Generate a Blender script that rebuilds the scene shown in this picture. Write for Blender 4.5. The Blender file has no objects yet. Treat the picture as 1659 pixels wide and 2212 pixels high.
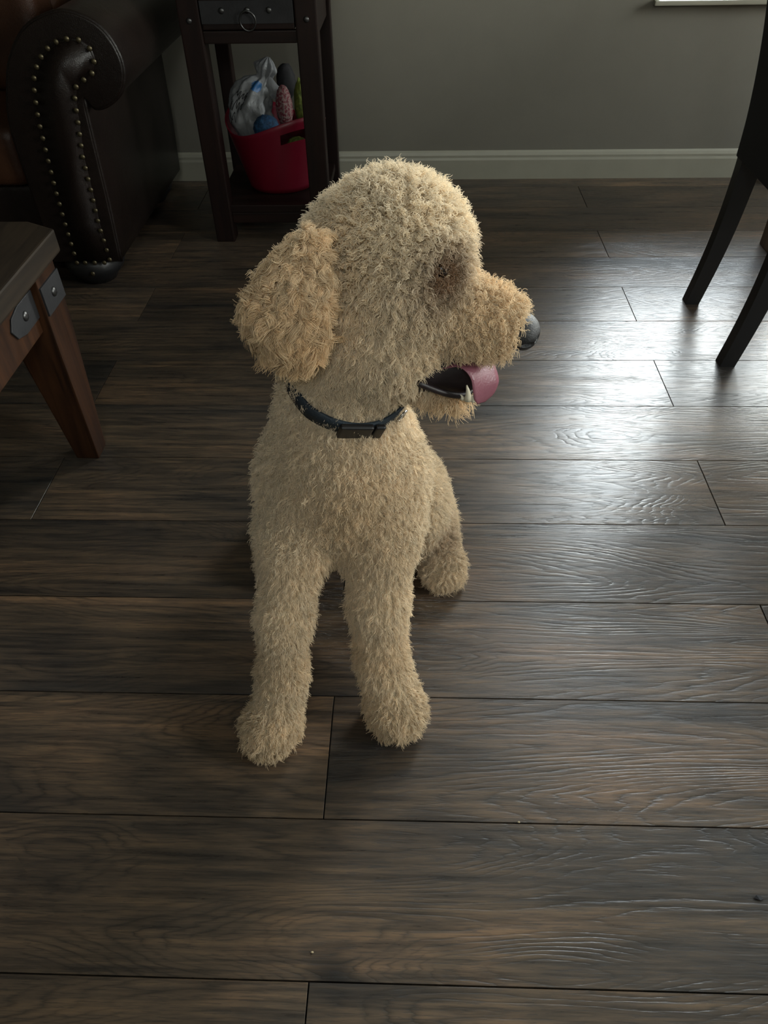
import bpy, bmesh, math, random
import numpy as np
from mathutils import Vector, Matrix, Quaternion
from mathutils.kdtree import KDTree

random.seed(7)
rng = np.random.default_rng(11)
S = bpy.context.scene
COL = S.collection

# ------------------------------------------------------------------ camera
cam_d = bpy.data.cameras.new('camera')
cam_d.sensor_fit = 'VERTICAL'
cam_d.sensor_height = 36.0
cam_d.lens = 36.0 * 1597.0 / 2212.0
cam_d.clip_start = 0.02
cam = bpy.data.objects.new('camera', cam_d)
COL.objects.link(cam)
PITCH, YAW, ROLL = (math.radians(a) for a in (43.584, 2.541, -1.286))
f_ = Vector((0, math.cos(PITCH), -math.sin(PITCH)))
u_ = Vector((0, math.sin(PITCH), math.cos(PITCH)))
r_ = Vector((1, 0, 0))
r2 = math.cos(ROLL) * r_ + math.sin(ROLL) * u_
u2 = -math.sin(ROLL) * r_ + math.cos(ROLL) * u_
Rz = Matrix.Rotation(YAW, 3, 'Z')
M3 = Matrix((Rz @ r2, Rz @ u2, -(Rz @ f_))).transposed()
cam.matrix_world = Matrix.Translation((0, 0, 1.0)) @ M3.to_4x4()
S.camera = cam

# ------------------------------------------------------------------ exposure and world
S.view_settings.view_transform = 'Standard'
S.view_settings.look = 'None'
S.view_settings.gamma = 1.0
S.view_settings.use_curve_mapping = False
S.view_settings.exposure = 0.0
try:
    S.cycles_curves.shape = 'RIBBONS'
except Exception:
    pass
S.cycles.use_denoising = True
S.cycles.max_bounces = 8
S.cycles.transparent_max_bounces = 12

SKY = 27.0
w = bpy.data.worlds.new('sky')
S.world = w
w.use_nodes = True
nt = w.node_tree
nt.nodes.clear()
wo = nt.nodes.new('ShaderNodeOutputWorld')
bg = nt.nodes.new('ShaderNodeBackground')
tc = nt.nodes.new('ShaderNodeTexCoord')
sp = nt.nodes.new('ShaderNodeSeparateXYZ')
cr = nt.nodes.new('ShaderNodeValToRGB')
nt.links.new(tc.outputs['Generated'], sp.inputs[0])
nt.links.new(sp.outputs['Z'], cr.inputs[0])
nt.links.new(cr.outputs[0], bg.inputs[0])
nt.links.new(bg.outputs[0], wo.inputs[0])
bg.inputs[1].default_value = SKY
e = cr.color_ramp.elements                      # Z is 0..1 above the horizon only, so below it the first stop holds
e[0].position = 0.0; e[0].color = (0.30, 0.31, 0.27, 1)      # gardens and houses at eye level
e[1].position = 1.0; e[1].color = (0.82, 0.98, 1.22, 1)       # higher sky
a = cr.color_ramp.elements.new(0.06); a.color = (0.58, 0.60, 0.56, 1)
a = cr.color_ramp.elements.new(0.16); a.color = (1.2, 1.17, 1.10, 1)
a = cr.color_ramp.elements.new(0.5); a.color = (1.0, 1.03, 1.05, 1)


def portal(name, loc, rot, sx, sy):
    l = bpy.data.lights.new(name, 'AREA')
    l.shape = 'RECTANGLE'; l.size = sx; l.size_y = sy
    l.cycles.is_portal = True
    o = bpy.data.objects.new(name, l)
    o.location = loc; o.rotation_euler = rot
    COL.objects.link(o)


# room: x -3.2..3.0, y -1.8..2.855, z 0..3.5
XL, XR, YF, YB, ZC = -3.2, 3.0, -0.80, 2.855, 3.5
WIN_BACK = [(0.79, 2.55, 0.545, 2.05), (0.62, 2.55, 2.46, 3.30)]
WIN_RIGHT = [(1.55, 2.45, 0.80, 2.15), (-0.60, 0.30, 0.95, 2.15)]  # the second opening is invented, added to light the dog's front
FILL_FRONT = [(-0.20, 0.28, 1.50, 2.00)]  # invented opening behind the camera, fills the dog's front with light
for (a0, a1, b0, b1) in WIN_BACK:
    portal('daylight_portal', ((a0 + a1) / 2, YB + 0.215, (b0 + b1) / 2), (-math.pi / 2, 0, 0), a1 - a0, b1 - b0)
for (a0, a1, b0, b1) in WIN_RIGHT:
    portal('daylight_portal', (XR + 0.13, (a0 + a1) / 2, (b0 + b1) / 2), (0, math.pi / 2, 0), b1 - b0, a1 - a0)
for (a0, a1, b0, b1) in FILL_FRONT:
    portal('daylight_portal', ((a0 + a1) / 2, YF - 0.13, (b0 + b1) / 2), (math.pi / 2, 0, 0), a1 - a0, b1 - b0)


# ------------------------------------------------------------------ node helper
class NG:
    def __init__(self, name):
        self.m = bpy.data.materials.new(name)
        self.m.use_nodes = True
        self.t = self.m.node_tree
        self.t.nodes.clear()
        self.out = self.t.nodes.new('ShaderNodeOutputMaterial')

    def n(self, typ, **kw):
        nd = self.t.nodes.new(typ)
        for k, v in kw.items():
            setattr(nd, k, v)
        return nd

    def set(self, sock, v):
        if isinstance(v, bpy.types.NodeSocket):
            self.t.links.new(v, sock)
        else:
            sock.default_value = v

    def math(self, op, a, b=0.0, c=0.0):
        nd = self.n('ShaderNodeMath', operation=op)
        self.set(nd.inputs[0], a); self.set(nd.inputs[1], b); self.set(nd.inputs[2], c)
        return nd.outputs[0]

    def vmath(self, op, a, b=(0, 0, 0)):
        nd = self.n('ShaderNodeVectorMath', operation=op)
        self.set(nd.inputs[0], a); self.set(nd.inputs[1], b)
        return nd.outputs[0]

    def noise(self, vec, scale, detail=3.0, rough=0.55, dist=0.0, dim='3D'):
        nd = self.n('ShaderNodeTexNoise', noise_dimensions=dim)
        self.set(nd.inputs['Vector'], vec)
        nd.inputs['Scale'].default_value = scale
        nd.inputs['Detail'].default_value = detail
        nd.inputs['Roughness'].default_value = rough
        nd.inputs['Distortion'].default_value = dist
        return nd.outputs[0]

    def ramp(self, fac, stops):
        nd = self.n('ShaderNodeValToRGB')
        self.set(nd.inputs[0], fac)
        el = nd.color_ramp.elements
        el[0].position, el[0].color = stops[0][0], (*stops[0][1], 1)
        el[1].position, el[1].color = stops[-1][0], (*stops[-1][1], 1)
        for p, c in stops[1:-1]:
            x = el.new(p); x.color = (*c, 1)
        return nd.outputs[0]

    def mix(self, fac, a, b, mode='MIX'):
        nd = self.n('ShaderNodeMix', data_type='RGBA', blend_type=mode)
        self.set(nd.inputs[0], fac); self.set(nd.inputs[6], a); self.set(nd.inputs[7], b)
        return nd.outputs[2]

    def bump(self, h, strength, dist=0.001):
        nd = self.n('ShaderNodeBump')
        nd.inputs['Strength'].default_value = strength
        nd.inputs['Distance'].default_value = dist
        self.set(nd.inputs['Height'], h)
        return nd.outputs[0]

    def principled(self, **kw):
        p = self.n('ShaderNodeBsdfPrincipled')
        for k, v in kw.items():
            self.set(p.inputs[k.replace('_', ' ')], v)
        self.t.links.new(p.outputs[0], self.out.inputs[0])
        return p


def c4(c):
    return (*c, 1.0)


def plain(name, col, rough=0.5, bump=0.0, bscale=80, var=0.12, metal=0.0, spec=0.5, vscale=12):
    g = NG(name)
    tcn = g.n('ShaderNodeTexCoord').outputs['Object']
    nz = g.noise(tcn, vscale, 4)
    c = g.ramp(nz, [(0.3, tuple(x * (1 - var) for x in col)), (0.7, tuple(min(1, x * (1 + var)) for x in col))])
    kw = dict(Base_Color=c, Roughness=rough, Metallic=metal)
    p = g.principled(**kw)
    p.inputs['Specular IOR Level'].default_value = spec
    if bump > 0:
        g.set(p.inputs['Normal'], g.bump(g.noise(tcn, bscale, 3), bump, 0.001))
    return g.m


def wood_floor():
    g = NG('dark_oak_plank')
    oi = g.n('ShaderNodeObjectInfo')
    rnd = oi.outputs['Random']
    pos = g.n('ShaderNodeTexCoord').outputs['Object']
    cmb = g.n('ShaderNodeCombineXYZ')
    g.set(cmb.inputs[0], g.math('MULTIPLY', rnd, 61.0)); g.set(cmb.inputs[1], g.math('MULTIPLY', rnd, 37.0))
    p = g.vmath('ADD', pos, cmb.outputs[0])
    # slow warp so the grain swims round the knots
    warp = g.noise(g.vmath('MULTIPLY', p, (3.0, 11.0, 1)), 1.0, 3.0, 0.6)
    low = g.noise(g.vmath('MULTIPLY', p, (1.15, 5.5, 1)), 1.0, 1.5, 0.4, 0.5)
    vor = g.n('ShaderNodeTexVoronoi', feature='F1')
    g.set(vor.inputs['Vector'], g.vmath('MULTIPLY', p, (3.0, 5.4, 0.0)))
    vor.inputs['Scale'].default_value = 1.0
    sepc = g.n('ShaderNodeSeparateColor')
    g.t.links.new(vor.outputs['Color'], sepc.inputs[0])
    keep = g.math('GREATER_THAN', sepc.outputs[0], 0.55)
    kd_ = g.math('ADD', vor.outputs['Distance'], g.math('MULTIPLY', g.math('SUBTRACT', warp, 0.5), 0.35))
    halo = g.math('MULTIPLY', keep, g.math('MAXIMUM', 0.0, g.math('SUBTRACT', 1.0, g.math('MULTIPLY', kd_, 2.6))))
    core = g.math('MULTIPLY', keep, g.math('MAXIMUM', 0.0, g.math('SUBTRACT', 1.0, g.math('MULTIPLY', kd_, 8.0))))
    # growth rings: contour lines of a slow field, bent round the knots
    ringf = g.math('ADD', g.math('MULTIPLY', low, 46.0), g.math('MULTIPLY', halo, 6.0))
    ringf = g.math('ADD', ringf, g.math('MULTIPLY', g.noise(g.vmath('MULTIPLY', p, (7, 80, 1)), 1.0, 4), 1.9))
    ring = g.math('MULTIPLY', g.math('PINGPONG', ringf, 0.5), 2.0)
    ringline = g.math('POWER', ring, 3.0)
    brk = g.noise(g.vmath('MULTIPLY', p, (5.0, 22.0, 1)), 1.0, 4.0, 0.65)
    ringline = g.math('MULTIPLY', ringline, g.math('MINIMUM', 1.0, g.math('MAXIMUM', 0.0, g.math('MULTIPLY', g.math('SUBTRACT', brk, 0.36), 4.5))))
    patch = g.noise(g.vmath('MULTIPLY', p, (1.5, 7.5, 1)), 1.0, 6.0, 0.62, 0.7)
    streak = g.noise(g.vmath('MULTIPLY', p, (5.0, 90.0, 1)), 1.0, 5.0, 0.7)
    fine = g.noise(g.vmath('MULTIPLY', p, (26.0, 520.0, 1)), 1.0, 2.0, 0.6)
    base = g.ramp(patch, [(0.32, (0.028, 0.026, 0.025)), (0.43, (0.054, 0.042, 0.033)), (0.55, (0.086, 0.062, 0.043)),
                          (0.68, (0.138, 0.089, 0.056))])
    tone = g.ramp(streak, [(0.36, (0.50, 0.52, 0.56)), (0.50, (1.0, 0.99, 0.97)), (0.63, (1.5, 1.38, 1.20))])
    c = g.mix(1.0, base, tone, 'MULTIPLY')
    c = g.mix(g.math('MULTIPLY', ringline, 0.68), c, (0.022, 0.019, 0.017, 1))
    pores = g.math('LESS_THAN', fine, 0.42)
    c = g.mix(g.math('MULTIPLY', pores, 0.42), c, (0.018, 0.015, 0.013, 1))
    c = g.mix(g.math('MULTIPLY', halo, 0.45), c, (0.026, 0.023, 0.021, 1))
    c = g.mix(g.math('MINIMUM', 1.0, g.math('MULTIPLY', core, 1.6)), c, (0.010, 0.009, 0.009, 1))
    val = g.math('ADD', 0.82, g.math('MULTIPLY', rnd, 0.36))
    hsv = g.n('ShaderNodeHueSaturation')
    g.set(hsv.inputs['Color'], c); g.set(hsv.inputs['Value'], val)
    rough = g.math('ADD', 0.21, g.math('MULTIPLY', streak, 0.18))
    rough = g.math('ADD', rough, g.math('MULTIPLY', pores, 0.12))
    h = g.math('ADD', g.math('MULTIPLY', ringline, -0.55), g.math('MULTIPLY', pores, -0.5))
    h = g.math('ADD', h, g.math('MULTIPLY', streak, 0.6))
    pr = g.principled(Base_Color=hsv.outputs[0], Roughness=rough)
    pr.inputs['Specular IOR Level'].default_value = 0.56
    g.set(pr.inputs['Normal'], g.bump(h, 0.55, 0.0009))
    return g.m


def wood(name, dark, light, rough=0.4, axis=(3, 40, 40), spec=0.18):
    g = NG(name)
    pos = g.n('ShaderNodeTexCoord').outputs['Object']
    s = g.noise(g.vmath('MULTIPLY', pos, axis), 1.0, 4, 0.6, 0.6)
    c = g.ramp(s, [(0.33, dark), (0.66, light)])
    p = g.principled(Base_Color=c, Roughness=rough)
    p.inputs['Specular IOR Level'].default_value = spec
    g.set(p.inputs['Normal'], g.bump(s, 0.25, 0.001))
    return g.m


def leather(name, dark, light, rough=0.38):
    g = NG(name)
    pos = g.n('ShaderNodeTexCoord').outputs['Object']
    big = g.noise(pos, 5.0, 4, 0.6)
    v = g.n('ShaderNodeTexVoronoi', feature='DISTANCE_TO_EDGE')
    g.set(v.inputs['Vector'], pos); v.inputs['Scale'].default_value = 260
    cr_ = g.noise(pos, 22.0, 5, 0.65, 0.8)
    c = g.ramp(big, [(0.3, dark), (0.7, light)])
    p = g.principled(Base_Color=c, Roughness=rough)
    p.inputs['Specular IOR Level'].default_value = 0.32
    h = g.math('ADD', g.math('MULTIPLY', v.outputs[0], 0.8), g.math('MULTIPLY', cr_, 2.0))
    g.set(p.inputs['Normal'], g.bump(h, 0.35, 0.002))
    return g.m


def glass_mat():
    g = NG('window_glass')
    tr = g.n('ShaderNodeBsdfTransparent'); tr.inputs[0].default_value = (0.95, 0.97, 0.96, 1)
    gl = g.n('ShaderNodeBsdfGlossy'); gl.inputs['Roughness'].default_value = 0.02
    mx = g.n('ShaderNodeMixShader')
    fr = g.n('ShaderNodeFresnel'); fr.inputs[0].default_value = 1.25
    g.t.links.new(fr.outputs[0], mx.inputs[0]); g.t.links.new(tr.outputs[0], mx.inputs[1]); g.t.links.new(gl.outputs[0], mx.inputs[2])
    g.t.links.new(mx.outputs[0], g.out.inputs[0])
    return g.m


def fur_mat():
    g = NG('dog_fur')
    at = g.n('ShaderNodeAttribute'); at.attribute_name = 'tint'
    d = g.n('ShaderNodeBsdfDiffuse'); g.t.links.new(at.outputs['Color'], d.inputs[0])
    t = g.n('ShaderNodeBsdfTranslucent'); g.t.links.new(at.outputs['Color'], t.inputs[0])
    gl = g.n('ShaderNodeBsdfGlossy'); gl.inputs['Roughness'].default_value = 0.42
    gl.inputs['Color'].default_value = (0.9, 0.85, 0.75, 1)
    m1 = g.n('ShaderNodeMixShader'); m1.inputs[0].default_value = 0.34
    m2 = g.n('ShaderNodeMixShader'); m2.inputs[0].default_value = 0.05
    g.t.links.new(d.outputs[0], m1.inputs[1]); g.t.links.new(t.outputs[0], m1.inputs[2])
    g.t.links.new(m1.outputs[0], m2.inputs[1]); g.t.links.new(gl.outputs[0], m2.inputs[2])
    g.t.links.new(m2.outputs[0], g.out.inputs[0])
    return g.m


def bag_mat():
    g = NG('crumpled_white_plastic')
    pos = g.n('ShaderNodeTexCoord').outputs['Object']
    v = g.noise(pos, 18, 5, 0.6, 1.0)
    p = g.principled(Base_Color=(0.28, 0.29, 0.30, 1), Roughness=0.38)
    p.inputs['Subsurface Weight'].default_value = 0.0
    g.set(p.inputs['Normal'], g.bump(v, 0.8, 0.01))
    tl = g.n('ShaderNodeBsdfTranslucent'); tl.inputs[0].default_value = (0.34, 0.35, 0.36, 1)
    mx = g.n('ShaderNodeMixShader'); mx.inputs[0].default_value = 0.4
    g.t.links.new(p.outputs[0], mx.inputs[1]); g.t.links.new(tl.outputs[0], mx.inputs[2])
    g.t.links.new(mx.outputs[0], g.out.inputs[0])
    return g.m


def mottled(name, c1, c2, scale):
    g = NG(name)
    pos = g.n('ShaderNodeTexCoord').outputs['Object']
    v = g.noise(pos, scale, 2, 0.6)
    c = g.ramp(v, [(0.42, c1), (0.58, c2)])
    p = g.principled(Base_Color=c, Roughness=0.8)
    g.set(p.inputs['Normal'], g.bump(v, 0.8, 0.004))
    return g.m


MAT = dict(
    floor=wood_floor(),
    sub=plain('dark_underlay', (0.006, 0.006, 0.006), 0.9),
    wall=plain('grey_wall_paint', (0.158, 0.149, 0.121), 0.7, 0.25, 420, 0.03),
    ceil=plain('white_ceiling_paint', (0.50, 0.50, 0.48), 0.8, 0.2, 300, 0.02),
    trim=plain('cream_trim_paint', (0.29, 0.28, 0.225), 0.42, 0.1, 200, 0.04),
    glass=glass_mat(),
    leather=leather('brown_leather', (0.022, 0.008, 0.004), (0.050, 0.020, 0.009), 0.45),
    leather_shade=leather('shaded_brown_leather', (0.005, 0.003, 0.0025), (0.011, 0.0065, 0.005), 0.38),  # same leather, darkened so the shade on arms and base is in the colour
    brass=plain('aged_brass', (0.12, 0.10, 0.06), 0.42, 0, 50, 0.2, 0.9),
    table=wood('dark_red_brown_wood', (0.005, 0.0022, 0.0018), (0.013, 0.005, 0.0035), 0.5, (40, 40, 3), 0.25),
    tableh=wood('dark_red_brown_board', (0.005, 0.0022, 0.0018), (0.013, 0.005, 0.0035), 0.5, (3, 40, 40), 0.25),
    bench=wood('orange_brown_wood', (0.014, 0.006, 0.003), (0.046, 0.018, 0.007), 0.5, (40, 40, 3)),
    bencht=wood('weathered_brown_top', (0.014, 0.010, 0.007), (0.032, 0.022, 0.014), 0.6, (40, 4, 40)),
    iron=plain('dark_iron', (0.022, 0.022, 0.024), 0.6, 0.4, 160, 0.3, 0.4),
    stud=plain('iron_stud', (0.085, 0.085, 0.085), 0.35, 0.2, 160, 0.2, 0.9),
    black=plain('black_chair_leg', (0.008, 0.008, 0.009), 0.42),
    blackf=plain('black_chair_fabric', (0.013, 0.014, 0.017), 0.75, 0.5, 700),
    dining=wood('mid_brown_wood', (0.07, 0.045, 0.03), (0.14, 0.09, 0.055), 0.45, (40, 40, 3)),
    bin=plain('raspberry_plastic', (0.13, 0.002, 0.013), 0.42, 0.05, 30, 0.05),
    bag=bag_mat(),
    blue=plain('blue_print', (0.01, 0.09, 0.24), 0.5),
    ink=plain('black_print', (0.012, 0.012, 0.014), 0.5),
    toyblue=mottled('blue_plush', (0.002, 0.020, 0.055), (0.005, 0.045, 0.11), 90),
    toypink=mottled('pink_white_knit', (0.12, 0.012, 0.022), (0.20, 0.14, 0.13), 160),
    toygreen=mottled('yellow_green_plush', (0.05, 0.07, 0.006), (0.11, 0.13, 0.015), 60),
    toyblack=plain('black_plush', (0.01, 0.01, 0.012), 0.8, 0.5, 200),
    fur=fur_mat(),
    skin=plain('cream_undercoat', (0.46, 0.365, 0.24), 0.9, 0.6, 260, 0.1),
    skint=plain('tan_undercoat', (0.36, 0.25, 0.14), 0.9, 0.6, 260, 0.1),
    nose=plain('black_nose_leather', (0.006, 0.006, 0.007), 0.55, 0.7, 620),
    mouth=plain('dark_mouth_skin', (0.010, 0.005, 0.006), 0.5, 0.4, 120),
    tongue=plain('pink_tongue', (0.20, 0.070, 0.092), 0.38, 0.5, 420, 0.12),
    tooth=plain('ivory_tooth', (0.62, 0.56, 0.42), 0.25),
    eye=plain('dark_eye', (0.010, 0.006, 0.004), 0.2),
    collar=plain('navy_webbing', (0.010, 0.018, 0.026), 0.7, 0.8, 500, 0.3),
    buckle=plain('black_buckle_plastic', (0.006, 0.006, 0.007), 0.45),
    metal=plain('silver_ring_metal', (0.6, 0.6, 0.6), 0.25, 0, 50, 0.05, 1.0),
    white=plain('white_rubber', (0.66, 0.66, 0.62), 0.4),
    crumb=plain('pale_crumb', (0.45, 0.36, 0.22), 0.8),
)


# ------------------------------------------------------------------ geometry helpers
def add_box(bm, x0, x1, y0, y1, z0, z1, mat=None):
    vs = [bm.verts.new((x, y, z)) for x in (x0, x1) for y in (y0, y1) for z in (z0, z1)]
    for q in ((0, 1, 3, 2), (4, 6, 7, 5), (0, 4, 5, 1), (2, 3, 7, 6), (0, 2, 6, 4), (1, 5, 7, 3)):
        bm.faces.new([vs[i] for i in q])
    return vs


def bevel(bm, w, seg=2):
    bmesh.ops.recalc_face_normals(bm, faces=bm.faces)
    if w > 0:
        es = [e for e in bm.edges if e.is_manifold and e.calc_face_angle(0) > 0.4]
        bmesh.ops.bevel(bm, geom=es, offset=w, segments=seg, profile=0.7, affect='EDGES', clamp_overlap=True)


def mesh_obj(name, bm, mat, parent=None, smooth=False, kind=None):
    me = bpy.data.meshes.new(name)
    bm.to_mesh(me); bm.free()
    return link_mesh(name, me, mat, parent, smooth, kind)


def link_mesh(name, me, mat, parent=None, smooth=False, kind=None):
    if mat is not None and not me.materials:
        me.materials.append(mat)
    if smooth:
        me.polygons.foreach_set('use_smooth', [True] * len(me.polygons))
    o = bpy.data.objects.new(name, me)
    COL.objects.link(o)
    if parent is not None:
        o.parent = parent
    if kind:
        o['kind'] = kind
    return o


def box(name, x0, x1, y0, y1, z0, z1, mat, parent=None, bev=0.003, kind=None, smooth=False):
    bm = bmesh.new()
    add_box(bm, x0, x1, y0, y1, z0, z1)
    bevel(bm, bev)
    return mesh_obj(name, bm, mat, parent, smooth, kind)


def thing(name, label, cat, loc=(0, 0, 0), group=None):
    o = bpy.data.objects.new(name, None)
    o.empty_display_size = 0.05
    COL.objects.link(o)
    o.location = loc
    o['label'] = label; o['category'] = cat
    if group:
        o['group'] = group
    return o


def tag(o, label, cat, group=None):
    o['label'] = label; o['category'] = cat
    if group:
        o['group'] = group
    return o


def reparent(root):
    """children were modelled in world coordinates: keep them there"""
    bpy.context.view_layer.update()
    inv = Matrix.Translation(root.location).inverted()
    for ch in root.children:
        ch.matrix_parent_inverse = inv


def prism(bm, pts, y0, y1):
    """closed outline in the x-z plane extruded along y"""
    a = [bm.verts.new((x, y0, z)) for x, z in pts]
    b = [bm.verts.new((x, y1, z)) for x, z in pts]
    n = len(pts)
    bm.faces.new(a); bm.faces.new(b[::-1])
    for i in range(n):
        bm.faces.new((a[i], b[i], b[(i + 1) % n], a[(i + 1) % n]))
    return a, b


def tube(bm, pts, r, seg=8, closed=False, r1=None):
    pts = [Vector(p) for p in pts]
    n = len(pts)
    rings = []
    prev = None
    for i, p in enumerate(pts):
        if closed:
            t = pts[(i + 1) % n] - pts[i - 1]
        else:
            t = pts[min(i + 1, n - 1)] - pts[max(i - 1, 0)]
        t.normalize()
        if prev is None:
            prev = t.orthogonal().normalized()
        u = (prev - t * prev.dot(t)).normalized()
        prev = u
        v = t.cross(u)
        rr = r if r1 is None else r + (r1 - r) * i / (n - 1)
        rings.append([bm.verts.new(p + rr * (math.cos(k * 2 * math.pi / seg) * u + math.sin(k * 2 * math.pi / seg) * v))
                      for k in range(seg)])
    for i in range(n if closed else n - 1):
        A, B = rings[i], rings[(i + 1) % n]
        for k in range(seg):
            bm.faces.new((A[k], A[(k + 1) % seg], B[(k + 1) % seg], B[k]))
    if not closed:
        bm.faces.new(rings[0][::-1]); bm.faces.new(rings[-1])


def spline(pts, n=8, closed=False):
    P = [np.array(p, float) for p in pts]
    out = []
    m = len(P)
    rngi = range(m if closed else m - 1)
    for i in rngi:
        if closed:
            p0, p1, p2, p3 = P[i - 1], P[i], P[(i + 1) % m], P[(i + 2) % m]
        else:
            p0, p1, p2, p3 = P[max(i - 1, 0)], P[i], P[i + 1], P[min(i + 2, m - 1)]
        for k in range(n):
            t = k / n
            out.append(0.5 * ((2 * p1) + (-p0 + p2) * t + (2 * p0 - 5 * p1 + 4 * p2 - p3) * t * t + (-p0 + 3 * p1 - 3 * p2 + p3) * t ** 3))
    if not closed:
        out.append(P[-1])
    return out


# ------------------------------------------------------------------ floor
fl = box('floor', XL, XR, YF, YB, -0.05, -0.009, MAT['sub'], None, 0, 'structure')
PW, PL, Y0 = 0.1935, 1.344, 0.8269
bm = bmesh.new()
g_ = 0.0009
add_box(bm, g_, PL - g_, g_, PW - g_, -0.009, 0.0)
bmesh.ops.recalc_face_normals(bm, faces=bm.faces)
top_e = [e for e in bm.edges if all(v.co.z > -0.001 for v in e.verts)]
bmesh.ops.bevel(bm, geom=top_e, offset=0.0003, segments=1, affect='EDGES')
pm = bpy.data.meshes.new('plank'); bm.to_mesh(pm); bm.free()
pm.materials.append(MAT['floor'])


def clipped_plank(x0, x1, y0, y1):
    bm = bmesh.new()
    add_box(bm, x0, x1, y0, y1, -0.009, 0.0)
    bmesh.ops.recalc_face_normals(bm, faces=bm.faces)
    te = [e for e in bm.edges if all(v.co.z > -0.001 for v in e.verts)]
    bmesh.ops.bevel(bm, geom=te, offset=0.0003, segments=1, affect='EDGES')
    m = bpy.data.meshes.new('plank'); bm.to_mesh(m); bm.free(); m.materials.append(MAT['floor'])
    return m


for k in range(-11, 14):
    # row k lies between boundary k (far side) and k+1 (near side)
    yb = Y0 - (k + 1) * PW
    ya = Y0 - k * PW
    if ya < YF or yb > YB:
        continue
    off = 0.605 if k % 2 == 0 else -0.112
    j = math.floor((XL - off) / PL)
    while off + j * PL < XR:
        xa = off + j * PL
        xb = xa + PL
        if xa >= XL and xb <= XR and yb >= YF and ya <= YB:
            o = bpy.data.objects.new('plank', pm); COL.objects.link(o); o.location = (xa, yb, 0)
        else:
            x0, x1 = max(xa, XL), min(xb, XR)
            if x1 - x0 > 0.02:
                y0, y1 = max(yb, YF), min(ya, YB)
                if y1 - y0 > 0.01:
                    o = bpy.data.objects.new('plank', clipped_plank(x0 - xa + g_, x1 - xa - g_, y0 - yb + g_, y1 - yb - g_))
                    COL.objects.link(o); o.location = (xa, yb, 0)
                else:
                    j += 1; continue
            else:
                j += 1; continue
        o.parent = fl
        j += 1


# ------------------------------------------------------------------ walls with window openings
def wall(name, axis, pos, thick, lo, hi, holes, mat):
    """axis 'y': wall in the x-z plane from pos to pos+thick; axis 'x': in the y-z plane"""
    bm = bmesh.new()
    us = sorted({lo, hi, *[h[0] for h in holes], *[h[1] for h in holes]})
    zs = sorted({0.0, ZC, *[h[2] for h in holes], *[h[3] for h in holes]})
    p0, p1 = min(pos, pos + thick), max(pos, pos + thick)
    for i in range(len(us) - 1):
        for j in range(len(zs) - 1):
            um, zm = (us[i] + us[i + 1]) / 2, (zs[j] + zs[j + 1]) / 2
            if any(h[0] < um < h[1] and h[2] < zm < h[3] for h in holes):
                continue
            if axis == 'y':
                add_box(bm, us[i], us[i + 1], p0, p1, zs[j], zs[j + 1])
            else:
                add_box(bm, p0, p1, us[i], us[i + 1], zs[j], zs[j + 1])
    bmesh.ops.remove_doubles(bm, verts=bm.verts, dist=1e-5)
    seen = {}
    for f in list(bm.faces):
        key = tuple(sorted(v.index for v in f.verts)) if False else tuple(sorted((round(v.co.x, 4), round(v.co.y, 4), round(v.co.z, 4)) for v in f.verts))
        seen.setdefault(key, []).append(f)
    dead = [f for fs in seen.values() if len(fs) > 1 for f in fs]
    bmesh.ops.delete(bm, geom=dead, context='FACES_ONLY')
    bmesh.ops.recalc_face_normals(bm, faces=bm.faces)
    return mesh_obj(name, bm, mat, None, False, 'structure')


wall('wall_back', 'y', YB, 0.20, XL - .12, XR + .12, WIN_BACK, MAT['wall'])
wall('wall_right', 'x', XR, 0.12, YF, YB, WIN_RIGHT, MAT['wall'])
wall('wall_left', 'x', XL, -0.12, YF, YB, [], MAT['wall'])
wall('wall_front', 'y', YF, -0.12, XL - .12, XR + .12, FILL_FRONT, MAT['wall'])
box('ceiling', XL - .12, XR + .12, YF - .12, YB + .20, ZC, ZC + 0.1, MAT['ceil'], None, 0, 'structure')


def window(name, axis, pos, sgn, h, nm, sill=True, dp=0.0):
    a0, a1, z0, z1 = h
    fr = bpy.data.objects.new(name, None); COL.objects.link(fr); fr['kind'] = 'structure'

    def bx(nm_, u0, u1, d0, d1, zz0, zz1, mat, bev=0.003):
        if d0 >= 0.05:
            d0 += dp
        if d1 >= 0.05:
            d1 += dp
        d0, d1 = sorted((pos + sgn * d0, pos + sgn * d1))
        if axis == 'y':
            return box(nm_, u0, u1, d0, d1, zz0, zz1, mat, fr, bev)
        return box(nm_, d0, d1, u0, u1, zz0, zz1, mat, fr, bev)
    t = 0.035
    bx('window_frame', a0, a0 + t, 0.05, 0.10, z0, z1, MAT['trim'])
    bx('window_frame', a1 - t, a1, 0.05, 0.10, z0, z1, MAT['trim'])
    bx('window_frame', a0 + t, a1 - t, 0.05, 0.10, z1 - t, z1, MAT['trim'])
    bx('window_frame', a0 + t, a1 - t, 0.05, 0.10, z0, z0 + t, MAT['trim'])
    for i in range(1, nm):
        u = a0 + (a1 - a0) * i / nm
        bx('mullion', u - 0.02, u + 0.02, 0.055, 0.095, z0 + t, z1 - t, MAT['trim'])
    for i in range(nm):
        ua = a0 + (a1 - a0) * i / nm + (0.02 if i else t)
        ub = a0 + (a1 - a0) * (i + 1) / nm - (0.02 if i < nm - 1 else t)
        bx('pane', ua, ub, 0.073, 0.077, z0 + t, z1 - t, MAT['glass'], 0)
    if sill:
        bx('window_sill', a0 - 0.02, a1 + 0.02, -0.025, 0.05, z0 - 0.014, z0 + 0.0, MAT['trim'], 0.004)


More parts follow.
